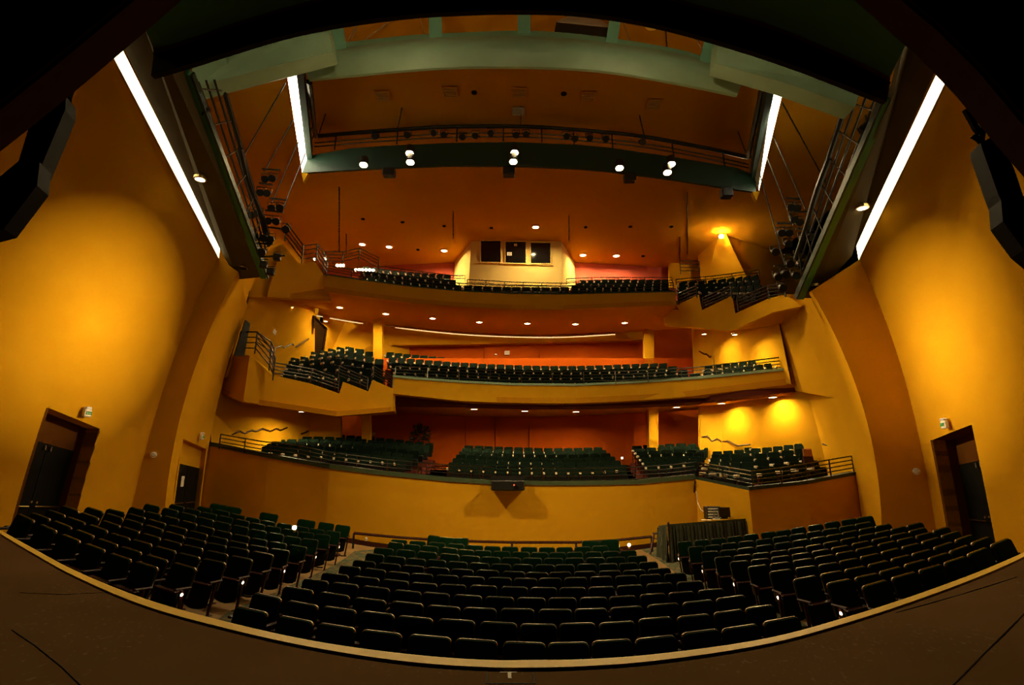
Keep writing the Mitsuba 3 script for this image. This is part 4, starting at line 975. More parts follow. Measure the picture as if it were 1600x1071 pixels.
# ------------------------------------------------------------------ railings
def railing(label, L, height, n=4, posts=8, mt='rail_metal', r=.024, at_vertices=False, base=None):
    k = thing('railing', label, 'railing')
    P = pts(L)
    for i in range(n):
        put('rail', tube(P - [0, 0, height * i / n], r if i == 0 else r * .8, 6), mt, k, smooth=40)
    seg = np.concatenate([[0], np.cumsum(np.linalg.norm(np.diff(P, axis=0), axis=1))])
    ss = seg if at_vertices else np.linspace(0, seg[-1], posts)
    for s in ss:
        q = np.array([np.interp(s, seg, P[:, j]) for j in range(3)])
        put('post', tube([q, q - [0, 0, height]], r * .9, 6), mt, k, smooth=40)
    return k
railing('long steel railing in front of the raised seats behind the hall seating', [(345, 679, 21.4), (407, 690, 21.0), (468, 697, 20.8), (515, 707, 20.6), (602, 718.5, 20.6), (695, 726.7, 20.6), (769, 730, 20.6), (890, 732, 20.6), (980, 731, 20.6), (1040, 727.5, 20.6), (1088, 722.5, 20.6)], .56, 4, 17)
railing('steel railing on the jog behind the skirted table', [(1090, 723, 20.5), (1174, 737, 17.3)], .50, 4, 3)
railing('steel railing in front of the raised seats at the right', [(1174, 737, 17.3), (1220, 731.6, 17.4), (1331, 713, 18.2)], .50, 4, 5)
railing('steel railing on the curved front of the lower balcony', [(618, 573, 23.8), (705, 576.5, 24.3), (800, 580.5, 24.5), (890, 581.5, 24.5), (985, 580, 24.0), (1080, 575, 23.2), (1160, 566, 22.4), (1232, 557, 21.8)], .56, 4, 13)
railing('black railing on the first step of the lower balcony at the left', [(429, 567, 21.7), (487, 577, 22.3), (530, 592, 22.75)], .56, 4, 3, 'rail_dark', .03, True)
railing('black railing on the second step of the lower balcony at the left', [(530, 572.5, 22.75), (575, 591, 23.25)], .52, 4, 2, 'rail_dark', .03, True)
railing('black railing on the third step of the lower balcony at the left', [(584, 572.5, 23.3), (614, 589, 23.7)], .5, 4, 2, 'rail_dark', .03, True)
railing('black railing at the landing door left of the lower balcony', [(376, 519, 21.6), (402, 519, 21.3), (424, 545, 21.3), (430, 560, 21.3)], .9, 4, 4, 'rail_dark', .03, True)
railing('black railing on the inner side of the stair left of the lower balcony', [(403, 520, 21.6), (424, 535, 22.6), (429, 547, 22.6), (428, 562, 22.6)], .6, 3, 4, 'rail_dark', .025, True)
railing('steel railing on the curved front of the upper balcony', [(506, 414, 26.3), (560, 424, 26.8), (640, 434, 27.2), (720, 443, 27.5), (800, 447, 27.6), (880, 447.5, 27.6), (960, 445, 27.2), (1052, 442, 26.6)], .42, 3, 14, 'rail_dark')
railing('black railing down the stair at the left end of the upper balcony', [(448, 349, 23.5), (474, 384, 24), (496, 382, 24.8), (512, 406, 26.3)], .92, 4, 4, 'rail_dark', .032, True)
railing('black railing fanning beside the aisle of the upper balcony at the left', [(508, 393, 27), (536, 394, 28), (562, 388, 29), (592, 403, 30.5)], .75, 4, 4, 'rail_dark', .03, True)
railing('low rail behind the front row of the upper balcony, left of the booth', [(592, 416, 30), (660, 425, 30.6), (710, 431, 31), (727, 431, 31)], .35, 2, 5, 'rail_dark')
railing('low rail in front of the control booth', [(730, 437, 30), (800, 441, 30), (880, 443, 30), (905, 441, 30)], .35, 2, 7, 'rail_dark')
railing('low rail behind the front row of the upper balcony, right of the booth', [(885, 436, 31), (925, 434, 31), (1050, 434, 30)], .35, 2, 5, 'rail_dark')
railing('black railing in the first notch of the right upper balcony front', [(1060, 459, yr(1060, 459)), (1088, 447, yr(1088, 447))], .6, 4, 2, 'rail_dark', .04, True)
railing('black railing in the second notch of the right upper balcony front', [(1098, 466, yr(1098, 466)), (1142, 447, yr(1142, 447))], .55, 4, 2, 'rail_dark', .04, True)
railing('black railing in the third notch of the right upper balcony front', [(1152, 467, yr(1152, 467)), (1200, 447, yr(1200, 447)), (1225, 443, yr(1225, 443))], .55, 4, 3, 'rail_dark', .04, True)
railing('rail on the steps in front of the lit wall at the upper right', [(1056, 437, 27.5), (1120, 431, 27), (1185, 422, 25)], .3, 2, 4, 'rail_dark')
railing('railing by the small steps between the red wall and the lit wall', [(1062, 408, 33), (1092, 408, 33)], .9, 4, 2, 'rail_dark', .03, True)

# handrails fixed on walls
def handrail(label, L, A, B):
    k = thing('handrail', label, 'handrail')
    P = np.array([on_plan(x, y, A, B, .09) for x, y in L])
    put('bar', tube(P, .035, 7), 'wood_red', k, smooth=40)
    for i in range(0, len(P), 2):
        q = on_plan(L[i][0], L[i][1] + 1.5, A, B, .0)
        put('bracket', tube([P[i], q], .018, 5), 'brass', k)
a, b = at(330, 650, 21.7), at(484, 650, 28)
handrail('zigzag handrail on the bright yellow wall under the lower balcony at the left', [(362, 680), (375, 674), (382.6, 678), (394, 672.6), (399, 674.6), (402, 674), (410, 670), (422.5, 674.4), (432, 670), (438, 673), (448.6, 668.5)], a, b)
handrail('short handrail right of the zigzag handrail under the lower balcony at the left', [(470, 679), (482, 674)], a, b)
a, b = at(1128, 650, 27), at(1268, 650, 20.9)
handrail('zigzag handrail on the bright yellow wall under the lower balcony at the right', [(1130, 690.5), (1138, 689.5), (1152.4, 697), (1172, 695)], a, b)
handrail('zigzag handrail on the brown wall under the lower balcony at the right', [(1098, 683), (1105, 682), (1112, 690), (1120.6, 686), (1127, 690.5)], at(1094, 650, 28), at(1129, 650, 27))
handrail('handrail on the amber wall above the right end of the raised seats', [(1286, 694), (1292, 696), (1302.6, 698), (1317, 705), (1321, 703.5)], at(1290, 700, 21.0), at(1326, 700, 18.9))
a, b = at(393, 520, 22), at(492, 520, 29.5)
handrail('short lowest handrail on the yellow wall left of the lower balcony', [(430.6, 544), (438.4, 541), (441, 541.5)], a, b)
handrail('middle handrail on the yellow wall left of the lower balcony', [(443, 544), (456.7, 537.5), (458.7, 540)], a, b)
handrail('longest handrail on the yellow wall left of the lower balcony, beside the dark doorway', [(462, 542.7), (482, 530)], a, b)
handrail('zigzag handrail on the brown wall at the right end of the lower balcony', [(1093, 549.5), (1101, 554), (1103, 553), (1109.5, 559), (1111, 557)], at(1080, 540, 31), at(1112, 540, 28))

# doors and signs up there
D = lambda L, A, B, o: np.array([on_plan(x, y, A, B, o) for x, y in L])
k = numbered('door'); tag(k, 'dark door on the landing left of the lower balcony', None, kind='structure')
put('leaf', poly_solid(D([(384, 500), (391, 506), (382, 556), (366, 556)], a, b, .05), [-.06, .05, 0]), 'door_black', k)
k = numbered('door'); tag(k, 'tall dark doorway behind the left seats of the lower balcony', None, kind='structure')
put('leaf', poly_solid(pts([(490.7, 495.7, 29.2), (509, 514, 30.6), (503, 556, 30.6), (480, 556, 29.2)]), [0, .15, 0]), 'door_brown', k)
put('frame', tube(pts([(480, 556, 29.15), (490.7, 495.2, 29.15), (509.5, 513.6, 30.55), (503.5, 556, 30.55)]), .07, 6), 'door_brown', k)
put('notice_board', poly_solid(D([(429, 513.5), (432.5, 518), (430, 524.5), (426, 519.5)], a, b, .04), [-.02, .02, 0]), 'paper', label='small pale notice on the yellow wall left of the lower balcony', cat='notice')
k = thing('thermostat_panel', 'square pale panel on the orange red wall behind the lower balcony', 'wall panel')
put('plate', poly_solid(pts([(788, 548.5, 33.0), (796.5, 548.5, 33.0), (796.5, 554.5, 33.0), (788, 554.5, 33.0)]), [0, .06, 0]), 'paper', k)
put('wall_switch', poly_solid(pts([(773, 553, 33.0), (776.5, 553, 33.0), (776.5, 555, 33.0), (773, 555, 33.0)]), [0, .06, 0]), 'paper', label='tiny pale switch left of the square panel behind the lower balcony', cat='switch')
put('wall_switch', poly_solid(pts([(580, 676.5, 30.9), (586, 676.5, 30.9), (586, 680.5, 30.9), (580, 680.5, 30.9)]), [0, .06, 0]), 'paper', label='pale switch plate on the red wall right of the left column', cat='switch')

def exit_sign(c, X, label, s=1.0):
    k = thing('exit_sign', label, 'exit sign')
    X = unit(X); Z = np.array([0, 0, 1.0]); Yv = unit(np.cross(Z, X))
    put('housing', rbox(c, [.36 * s, .10, .30 * s], .02, X=X), 'white_plastic', k)
    put('emergency_light', rbox(np.array(c) + [0, 0, .20 * s], [.30 * s, .14, .10 * s], .03, X=X), 'lamp_glass', k)
    tm = meshkit.text_mesh('EXIT', .12 * s, .012, bold=True)
    w = tm.bounds[1][0] - tm.bounds[0][0]; tm.apply_scale([.29 * s / w, 1, 1]); w = .29 * s
    R = np.eye(4); R[:3, 0], R[:3, 1], R[:3, 2], R[:3, 3] = X, Z, -Yv, np.array(c) - Yv * .052 - X * w / 2 - Z * .06 * s
    tm.apply_transform(R)
    put('lettering', tm, 'exit_green', k)
for W, x, y, lb in ((LW, 129, 646, 'exit sign over the double doors in the left side wall'), (RW, 1483, 664, 'exit sign over the double doors in the right side wall')):
    Y, h, p = W.hit(x, y)
    tan = unit((W.point(Y + .5, h) - W.point(Y - .5, h)) * [1, 1, 0])
    exit_sign(p + [-W.sign * .12, 0, 0], tan if W is LW else -tan, lb, .68)
q = pier_point(.62, at(316, 685, 20.6)[2])
exit_sign(q + [.14, -.05, 0], pier_point(1, 3) - pier_point(0, 3), 'exit sign over the double doors in the pier left of the balconies', .66)
for L, lb in (((240, 711, 18.2), 'left'), ((1432, 737, 16.6), 'right')):
    x, y, Y = L; c = at(x, y, Y)
    k = thing('wall_sensor', f'small round white device on the shaded wall at the {lb}', 'wall sensor')
    E1, E2 = (eL1, eL2) if lb == 'left' else (eR1, eR2)
    a_, b_ = lerp_edge(E1, c[2]), lerp_edge(E2, c[2])
    c = on_plan(x, y, a_, b_, .03); nrm = unit(np.array([0, 0, c[2]]) - c)
    put('base', cyl(c - nrm * .03, c + nrm * .05, .10, 16), 'white_plastic', k, smooth=40)
    put('dome', cyl(c + nrm * .05, c + nrm * .09, .08, 16, .05), 'white_plastic', k, smooth=40)

# ------------------------------------------------------------------ rail, table and gear behind the hall seating
k = thing('wooden_rail', 'low dark red rail in front of the amber wall behind the centre seats', 'railing')
RL = pts([(553, 833.5, 19.6), (620, 840, 19.7), (700, 845.5, 19.7), (800, 848, 19.7), (900, 848, 19.7), (960, 845, 19.7), (1018, 839, 19.7)])
put('bar', tube(RL, .045, 8), 'wood_red', k, smooth=40)
for p in (RL[0], RL[2], RL[3], RL[4], RL[6]):
    put('post', tube([p, np.array([p[0], p[1], pit_z(p[0])])], .035, 8), 'metal_black', k, smooth=40)
W0 = par[2:].copy(); W0[:, 2] = [pit_z(x) for x in W0[:, 0]]
struct('baseboard_rear', strip_solid(W0 + [0, -.03, .0], W0 + [0, -.03, .16], [0, .05, 0]), 'wood_red', 'dark red baseboard of the amber wall behind the centre seats')
c = at(572, 843, 20.5)
k = thing('wall_outlet', 'white outlet on the amber wall below the rail', 'outlet')
put('plate', rbox(c, [.09, .03, .13], .01), 'white_plastic', k)
put('socket', box(c + [0, -.02, 0], [.04, .02, .06]), 'concrete', k)

k = thing('projector', 'black box with a red light hung on the rail above the rear amber wall', 'projector')
c = at(793.5, 759, 20.2)
put('case', rbox(c, [1.18, .7, .36], .04), 'metal_black', k)
put('indicator', cyl(c + [.22, -.36, .02], c + [.22, -.34, .02], .025, 10), 'paint_red', k, emit=[.4, .03, .01])
put('clamp', box(c + [0, .1, .25], [1.24, .06, .16]), 'metal_black', k)
put('lens', cyl(c + [.3, -.38, -.08], c + [.3, -.33, -.08], .07, 14), 'glass_dark', k)

tb = thing('draped_table', 'long table with a pleated dark green skirt behind the right aisle', 'table')
c0, c1, c2 = at(1029, 825, 18.6), at(1044, 823, 17.3), at(1165, 814, 17.6)
zt = c1[2]
def skirt(a, b, n):
    A, B = [], []
    for i in range(n + 1):
        s = i / n; p = a + (b - a) * s; d = unit(np.array([-(b - a)[1], (b - a)[0], 0]))
        if np.dot(d, -p) < 0: d = -d
        w = .05 * math.sin(i * 1.9) + .03 * math.sin(i * .7 + 1)
        A.append(p + d * (.02 + w * .4)); q = p + d * (.06 + w); B.append([q[0], q[1], pit_z(q[0]) + .01])
    return strip_solid(np.array(A), np.array(B), [0, .03, 0])
put('skirt', join([skirt(c0, c1, 18), skirt(c1, c2, 70)]), 'skirt_cloth', tb, smooth=60)
c3 = c2 + (c0 - c1)
put('tabletop', poly_solid([c0 + [0, 0, .01], c1 + [0, 0, .01], c2 + [0, 0, .01], c3 + [0, 0, .01]], [0, 0, .05]), 'skirt_cloth', tb)
put('pole', tube([c1 + [0, -.04, .12], [c1[0], c1[1] - .04, pit_z(c1[0])]], .03, 6), 'metal_black', tb)
put('end_panel', box((c2 + c3) / 2 + [.12, 0, -.35], [.10, .9, .7]), 'wood_red', tb)
def on_table(x, Y):
    p = at(x, 815, Y); p[2] = zt + .06 + (c2[2] - zt) * (p[0] - c1[0]) / (c2[0] - c1[0]); return p
p = on_table(1114, 18.2)
k = thing('audio_rack', 'small rack of audio units with pale stripes on the skirted table', 'audio rack')
put('case', rbox(p + [0, 0, .19], [.44, .36, .38], .02), 'metal_black', k)
for i in range(4):
    put('unit', box(p + [0, -.185, .06 + i * .085], [.40, .02, .05]), 'white_plastic', k)
p = on_table(1133, 17.9)
k = thing('monitor', 'dark monitor on the skirted table', 'monitor')
put('screen', rbox(p + [0, 0, .20], [.38, .05, .30], .015, X=(1, .1, 0)), 'metal_black', k)
put('panel', box(p + [0, -.03, .20], [.34, .012, .26], X=(1, .1, 0)), 'glass_dark', k)
put('stand', box(p + [0, .02, .03], [.16, .12, .06]), 'metal_black', k)
p = on_table(1120, 17.8)
k = thing('headphone_stand', 'small bright bent stand in front of the audio rack', 'stand')
put('arch', tube([p + [-.08, 0, 0], p + [-.06, 0, .2], p + [0, 0, .26], p + [.06, 0, .2], p + [.08, 0, 0]], .018, 6), 'steel', k, smooth=40)
put('base', rbox(p + [0, 0, .015], [.22, .16, .03], .01), 'white_plastic', k)
p = on_table(1103, 17.8)
put('paper_sheet', box(p + [0, 0, .012], [.30, .22, .01]), 'paper', label='white sheets lying on the skirted table left of the audio rack', cat='paper')
put('conduit', tube([on_plan(1086, 752, PR[0], PR[1], .06), on_plan(1084, 778, PR[0], PR[1], .06), on_plan(1085.5, 800, PR[0], PR[1], .06), on_plan(1086, 818, PR[0], PR[1], .06)], .028, 6), 'wood_red', label='brown conduit running down the wall behind the skirted table', cat='conduit')
put('cable', tube([on_plan(x, y, PR[0], PR[1], .12) for x, y in [(1088, 768), (1090, 785), (1095, 797), (1103, 802), (1112, 801)]], .014, 6), 'white_plastic', label='thin pale cable drooping on the wall to the audio rack', cat='cable')
put('cable_box', poly_solid([on_plan(x, y, PR[0], PR[1], .10) for x, y in [(1090, 803), (1102, 803), (1102, 817), (1090, 818)]], [.03, .06, 0]), 'paint_amber', label='amber cabinet on the wall behind the skirted table', cat='cabinet')
k = thing('wooden_stand', 'leaning dark wooden stand left of the skirted table', 'stand')
a_, b_ = at(1022, 834, 19.0), at(1018, 860, 18.8)
for d in (0, .28):
    put('upright', tube([a_ + [d, 0, 0], b_ + [d - .05, 0, -.12]], .035, 6), 'wood_red', k)
put('rung', tube([a_ + [0, 0, -.16], a_ + [.28, 0, -.16]], .02, 6), 'wood_red', k)
put('top_bar', tube([a_ + [-.04, 0, 0], a_ + [.32, 0, 0]], .035, 6), 'wood_red', k)

# plant by the back wall
rng = np.random.default_rng(5)
pk = thing('potted_plant', 'dark bushy plant in front of the red wall behind the left raised seats', 'plant')
base = at(655, 694, 30.2); lv = []; lf = []
for i in range(110):
    d = unit(rng.normal(size=3) + [0, 0, .5]); c = base + [0, 0, .45] + d * rng.uniform(.1, .5)
    s = unit(np.cross(d, rng.normal(size=3))); L = .26; w = .05; n0 = len(lv)
    lv += [c, c + d * L * .5 + s * w, c + d * L, c + d * L * .5 - s * w]; lf += [[n0, n0 + 1, n0 + 2], [n0, n0 + 2, n0 + 3]]
put('foliage', trimesh.Trimesh(np.array(lv), np.array(lf), process=False), 'leaf', pk, kind='stuff')
put('pot', cyl(base + [0, 0, -.6], base, .16, 16, .24), 'terracotta', pk, smooth=40)
put('stem', cyl(base, base + [0, 0, .5], .03, 8), 'wood_red', pk)
k = thing('wooden_chair', 'reddish brown chair back at the outer end of the raised seats on the right', 'chair')
c = at(1261.5, 708, 18.9)
put('backrest', rbox(c, [.36, .06, .28], .03, X=(1, .15, 0)), 'terracotta', k)
put('frame', box(c + [0, .02, -.3], [.34, .08, .34], X=(1, .15, 0)), 'wood_red', k)
for s in (-1, 1):
    put('leg', box(c + [s * .15, .1, -.48], [.04, .04, .5]), 'wood_red', k)

# ------------------------------------------------------------------ the hall's seats
def rounded_panel(w, h, r, t, bulge=0.0, arc=0.0):
    """An upright panel w x h with rounded upper corners, thickness t, chamfered rim; arc lowers the middle of its bottom edge."""
    out = []
    for cx_, a0 in ((w / 2 - r, 0), (-w / 2 + r, 90)):
        for k in range(6):
            a = math.radians(a0 + 90 * k / 5); out.append((cx_ + r * math.cos(a), h - r + r * math.sin(a)))
    rb = min(r * .5, .03)
    nb = 7
    for k in range(nb):
        s = -1 + 2 * k / (nb - 1); out.append((s * (w / 2), -arc * (1 - s * s) + 0))
    P = np.array(out); n = len(P); c = np.array([0, h / 2])
    def ring(scale_in, y):
        d = P - c; L = np.linalg.norm(d, axis=1, keepdims=True)
        q = c + d * (1 - scale_in / L); return np.column_stack([q[:, 0], np.full(n, y), q[:, 1]])
    h2 = t / 2; R = []
    for k in range(5):
        q = math.pi * k / 4; R.append(ring(h2 * .8 * (1 - math.sin(q)), -h2 * math.cos(q)))
    v = np.vstack(R + [[[0, -t / 2 - bulge, h / 2]], [[0, t / 2, h / 2]]]); f = []
    for j in range(len(R) - 1):
        for i in range(n):
            a, b = j * n + i, j * n + (i + 1) % n
            f += [[a, b, b + n], [a, b + n, a + n]]
    e = len(R) * n
    for i in range(n):
        f += [[e, (i + 1) % n, i], [e + 1, (len(R) - 1) * n + i, (len(R) - 1) * n + (i + 1) % n]]
    return closed(v, np.array(f))

def tilt(m, deg, pivot):
    m = m.copy(); m.apply_transform(trimesh.transformations.rotation_matrix(math.radians(deg), [1, 0, 0], pivot)); return m
# a seat one pitch (0.52 m) wide, its feet at z = 0, looking along -y
back = rounded_panel(.475, .48, .065, .05); back.apply_translation([0, .16, .40])
back = tilt(back, -6, [0, .16, .40])
cush = rounded_panel(.457, .455, .058, .05, bulge=.012); cush.apply_translation([0, .137, .412])
cush = tilt(cush, -6, [0, .16, .40])
pan = rounded_panel(.435, .36, .03, .10, arc=.06); pan.apply_translation([0, -.02, .155]); pan = tilt(pan, -6, [0, -.02, .16])
pan_edge = rbox([0, -.045, .525], [.43, .11, .028], .010)
arm = trimesh.util.concatenate([rbox([-.26, .0, .585], [.052, .32, .04], .015)])
leg = join([rbox([-.26, .02, .29], [.04, .055, .57], .012), rbox([-.26, .02, .014], [.055, .22, .028], .010)])
arm2 = arm.copy(); arm2.apply_translation([.52, 0, 0]); leg2 = leg.copy(); leg2.apply_translation([.52, 0, 0])
al = cyl([-.283, -.02, .50], [-.292, -.02, .50], .026, 10); al2 = cyl([.283, -.02, .50], [.292, -.02, .50], .026, 10)
GROUPS = {}
for nm, ms, mt in (('backrest', back, 'seat_rim'), ('back_cushion', cush, 'fabric_green'), ('seat', pan, 'seat_black'), ('seat_edge', pan_edge, 'wood_red'), ('armrest', arm, 'wood_red'), ('leg', leg, 'wood_red'), ('end_armrest', arm2, 'wood_red'), ('end_leg', leg2, 'wood_red')):
    scene['shape_' + nm] = {'type': 'shapegroup', nm: mikit.ply(ms, mt, smooth=35)}
    GROUPS[nm] = 'shape_' + nm

def seat(origin, ex, ez, w, label, group, end=None, light=None):
    k = thing('theater_seat', label, 'theater seat', group)
    ex = unit(ex); ez = unit(ez - ex * np.dot(ex, ez)); ey = np.cross(ez, ex)
    M = np.eye(4); M[:3, 0], M[:3, 1], M[:3, 2], M[:3, 3] = ex * w / .52, ey, ez, origin
    tw = T(M.tolist())
    for nm in ('backrest', 'back_cushion', 'seat', 'seat_edge', 'armrest', 'leg') + (('end_armrest', 'end_leg') if end else ()):
        part = {'end_armrest': 'armrest_001', 'end_leg': 'leg_001'}.get(nm, nm)
        scene[f'{k}__{part}'] = {'type': 'instance', 'group': {'type': 'ref', 'id': GROUPS[nm]}, 'to_world': tw}
    if light:
        m = (al2 if light > 0 else al).copy(); m.apply_transform(M)
        put('aisle_light', m, 'lamp_glass', k, emit=WARM * 1.2)
        tag(k + '__aisle_light', 'small white aisle light on the end panel')
    return k

CEN = [
    [(389, 951), (457, 965), (521, 976), (592, 986), (668, 993), (740, 998.7), (816, 1003), (888, 1003.5), (958, 999.6), (1028, 994.5), (1098, 985), (1160, 977.6), (1224, 966)],
    [(413, 929), (468, 941), (527, 949.5), (586, 956.5), (645, 963.6), (710, 968), (775, 972), (839, 975), (902, 973.5), (966, 971.5), (1026, 965), (1085, 961), (1141, 954), (1189, 947)],
    [(464, 918.6), (519, 927), (575, 935.5), (633, 941), (690, 946.7), (748, 950), (807, 951), (866, 952), (923, 951), (980, 948), (1037, 943.5), (1092, 939), (1144, 932)],
    [(493, 906), (538, 911.5), (585, 917), (634, 923), (679, 926.5), (728, 930), (778, 932.6), (828, 934), (877, 934), (926, 933.5), (973, 931.5), (1020, 928), (1064, 925), (1110, 921)],
    [(524, 896.6), (571, 901.7), (616, 906.5), (661, 911), (707, 913.5), (754, 915), (801, 917), (847, 918), (893, 918), (939, 917), (984, 914.5), (1029, 911.5), (1075, 908.7)],
    [(547, 885), (584, 889), (621, 894), (659, 896.6), (698, 899), (737.5, 901), (779, 902.5), (819.5, 903.7), (859, 903.5), (899, 902.5), (938, 901), (976, 899.7), (1013.5, 898), (1051.5, 896)],
    [(569, 876.4), (608, 880.6), (645, 884), (683, 887), (721, 889.6), (760, 891), (799, 893), (837, 894.7), (875, 894), (912.5, 893), (950, 892), (988.5, 891), (1028, 888.5)],
    [(585, 865.7), (617, 869.4), (649.5, 873), (681, 875), (713, 877.8), (747, 879.8), (781, 881.5), (815, 882), (849, 882.6), (881, 882.6), (915, 881.5), (947, 881), (979, 880), (1010, 878.5)],
    [(601, 856.7), (634.6, 859.5), (666, 862.3), (699.6, 865.5), (731.6, 868.5), (764.5, 870.5), (797, 871.6), (829.6, 872), (862.5, 872.4), (895, 872), (927, 871.6), (959.5, 870.8), (993, 869)],
    [(617, 847.7), (643, 851), (671, 853.3), (699, 856), (725, 859), (753, 860.4), (782, 861.5), (811, 862.5), (840, 863.5), (869, 863.7), (896, 863), (924, 862.6), (952, 861.8), (979, 860.4)],
    [(626, 844), (654, 846), (683, 848), (711, 850), (739.5, 852), (767, 853.9), (795, 854.7), (824, 855.3), (852, 855.7), (880, 855.5), (909, 854.7), (936.4, 853.3)],
    [(675, 837), (697, 840), (720, 841), (919, 845.5), (951, 843.5)]]
LEF = [
    [(51, 812), (85.5, 828), (122, 843.7), (160.5, 858), (201.6, 873), (243.5, 886)],
    [(77, 810), (109.6, 822.6), (144, 836), (181, 850), (218.6, 862), (259, 874.5), (303, 887)],
    [(101, 804.6), (131.7, 816), (166, 828), (201.6, 840.6), (236, 850), (273, 860.6), (311, 870.4), (351, 879)],
    [(123, 798), (153, 809), (186.8, 821), (217, 830), (249.4, 840), (282.4, 848.8), (316, 857), (354.8, 866), (392.7, 874)],
    [(162, 799.5), (192, 809), (222, 817.5), (253.5, 827), (286, 837), (321, 845.7), (354, 853), (389, 859.5), (426, 866.7)],
    [(198, 801.6), (228, 809), (259, 818), (291.6, 826.7), (323.5, 835), (355, 842.6), (386.6, 849.8), (420, 856), (454, 861)],
    [(228, 798), (254, 805), (281, 811.5), (307, 818.5), (334, 826), (362, 833), (390, 839), (418, 844.7), (448.6, 850), (479.5, 855)],
    [(254.5, 793), (281, 799), (307.5, 806), (334.7, 813), (361.5, 819), (389.3, 825), (417, 831), (444.5, 836), (472, 841), (500.5, 844.5)],
    [(291, 793), (316, 799), (342, 805), (366.5, 810), (390.6, 815.4), (415.7, 821), (441.4, 825.5), (468, 830), (494, 834), (520, 837)],
    [(336, 796), (361, 801), (384, 807), (408.5, 812), (433, 817), (459, 821), (485, 825.5), (510, 829), (535.5, 832)],
    [(361, 792), (383.5, 796), (439, 805.7), (496, 815.5), (525, 819.5), (549, 823)]]
RIG = [
    [(1352, 915), (1397, 902), (1439, 890), (1478.6, 878), (1515.5, 864.5), (1551.4, 850)],
    [(1294, 911), (1338, 902), (1377, 892.6), (1416, 881.5), (1453.5, 871), (1487, 860), (1521, 847)],
    [(1242, 905), (1283.5, 897), (1321, 890), (1358, 882), (1394, 873), (1427, 864.7), (1461.7, 854.4), (1494.5, 843)],
    [(1202, 893.6), (1241.4, 888), (1278, 883), (1311.6, 877), (1345.6, 870), (1378.5, 862), (1410, 854.4), (1441.7, 846), (1472.5, 836.5)],
    [(1168, 886), (1202, 881.5), (1237.8, 876.5), (1272.6, 871), (1306, 865), (1337.8, 858.5), (1372, 850.5), (1401.6, 844), (1431.4, 837), (1458.6, 829)],
    [(1137, 878.5), (1170, 875.5), (1203, 871.5), (1235.8, 867), (1267.6, 862), (1298.8, 856.5), (1330.6, 850), (1361.5, 843.5), (1391, 837), (1420, 829.8)],
    [(1112.7, 871.5), (1142.5, 869), (1172.6, 866), (1201.4, 862.6), (1229.6, 858.5), (1257.9, 854), (1286, 849), (1313, 843.5), (1340, 838), (1366, 833), (1391, 827), (1416, 821)],
    [(1090.6, 863), (1120.4, 861), (1149.6, 858), (1179, 854), (1208, 850), (1235, 846), (1262.5, 842), (1289, 838), (1314, 833), (1340, 828), (1364.5, 823)],
    [(1071, 855.4), (1097.8, 853.4), (1124, 850.3), (1150, 847.7), (1178, 844.3), (1204, 840.7), (1230, 837), (1256.3, 833), (1281, 829), (1307.5, 824.6), (1332.7, 820)],
    [(1055, 847.7), (1081, 845.3), (1106.5, 843), (1132.7, 840.3), (1158.2, 837), (1184, 833.7), (1208, 831), (1232.7, 827), (1258.8, 822.8), (1284, 818.5), (1308.6, 814.4), (1332, 810.8)]]
SEAT_H = .875
def build_block(rows, corner, block, rail_end):
    for j, row in enumerate(rows):
        Q = np.array([on_dish(x, y, PIT_Z + SEAT_H, pit_k(x - 800)) for x, y in row])
        d = np.linalg.norm(np.diff(Q, axis=0), axis=1)
        d = np.minimum(d, .64)
        med = float(np.median(d))
        for i in range(len(Q)):
            a, b = Q[max(i - 1, 0)], Q[min(i + 1, len(Q) - 1)]
            ex = unit(b - a)
            near = [d[q] for q in (i - 1, i) if 0 <= q < len(d)]
            w = float(np.clip(np.mean(near), med * .9, med * 1.1)); w = min(max(w, .40), .60)
            c = Q[i] - ex * corner * w * .44
            ez = unit([-2 * pit_k(c[0]) * c[0], 0, 1])
            o = np.array([c[0], c[1] - .22, pit_z(c[0])]) - np.array([0, 0, 0])
            o = c - ez * SEAT_H - np.array([0, .215, 0])
            last = i == len(Q) - 1
            aisle = (block == 'left' and last) or (block == 'right' and i == 0)
            light = None
            if aisle and j % 2 == 1 and j < 10:
                light = 1 if block == 'left' else -1
            fromside = {'left': f'{ORD[len(Q) - 1 - i]} from the left aisle', 'right': f'{ORD[i]} from the right aisle', 'centre': f'{ORD[i]} from the left aisle'}[block]
            seat(o, ex, ez, w, f'dark green folding seat, {ORD[j]} row from the stage, {block} block, {fromside}', f'folding seats of the {block} block', end=last, light=light)
build_block(CEN, 0, 'centre', None)
build_block(LEF, 1, 'left', None)
build_block(RIG, -1, 'right', None)

# bags left under aisle seats
def floor_bag(x, y, label, mt):
    p = on_dish(x, y, PIT_Z, pit_k(x - 800))
    k = thing('floor_cushion', label, 'cable cover')
    m = trimesh.creation.icosphere(subdivisions=2, radius=1); m.apply_scale([.17, .11, .055]); m.apply_translation(p + [0, 0, .05])
    put('cover', m, mt, k, smooth=True)
    put('cord', tube([p + [.15, 0, .03], p + [.26, -.05, .02], p + [.36, -.03, .02]], .016, 6), 'metal_black', k)
floor_bag(368, 934, 'round black object on the floor beside the left aisle, nearest the stage', 'metal_black')
floor_bag(434, 912, 'round black object on the floor beside the left aisle, second from the stage', 'metal_black')
floor_bag(1224, 958, 'round black object on the floor beside the right aisle, nearest the stage', 'metal_black')
floor_bag(1154, 930, 'round black object on the floor beside the right aisle, second from the stage', 'metal_black')
floor_bag(484, 888, 'dark red object on the floor beside the left aisle, third from the stage', 'wood_red')
floor_bag(523, 870, 'dark red object on the floor beside the left aisle, farthest from the stage', 'wood_red')

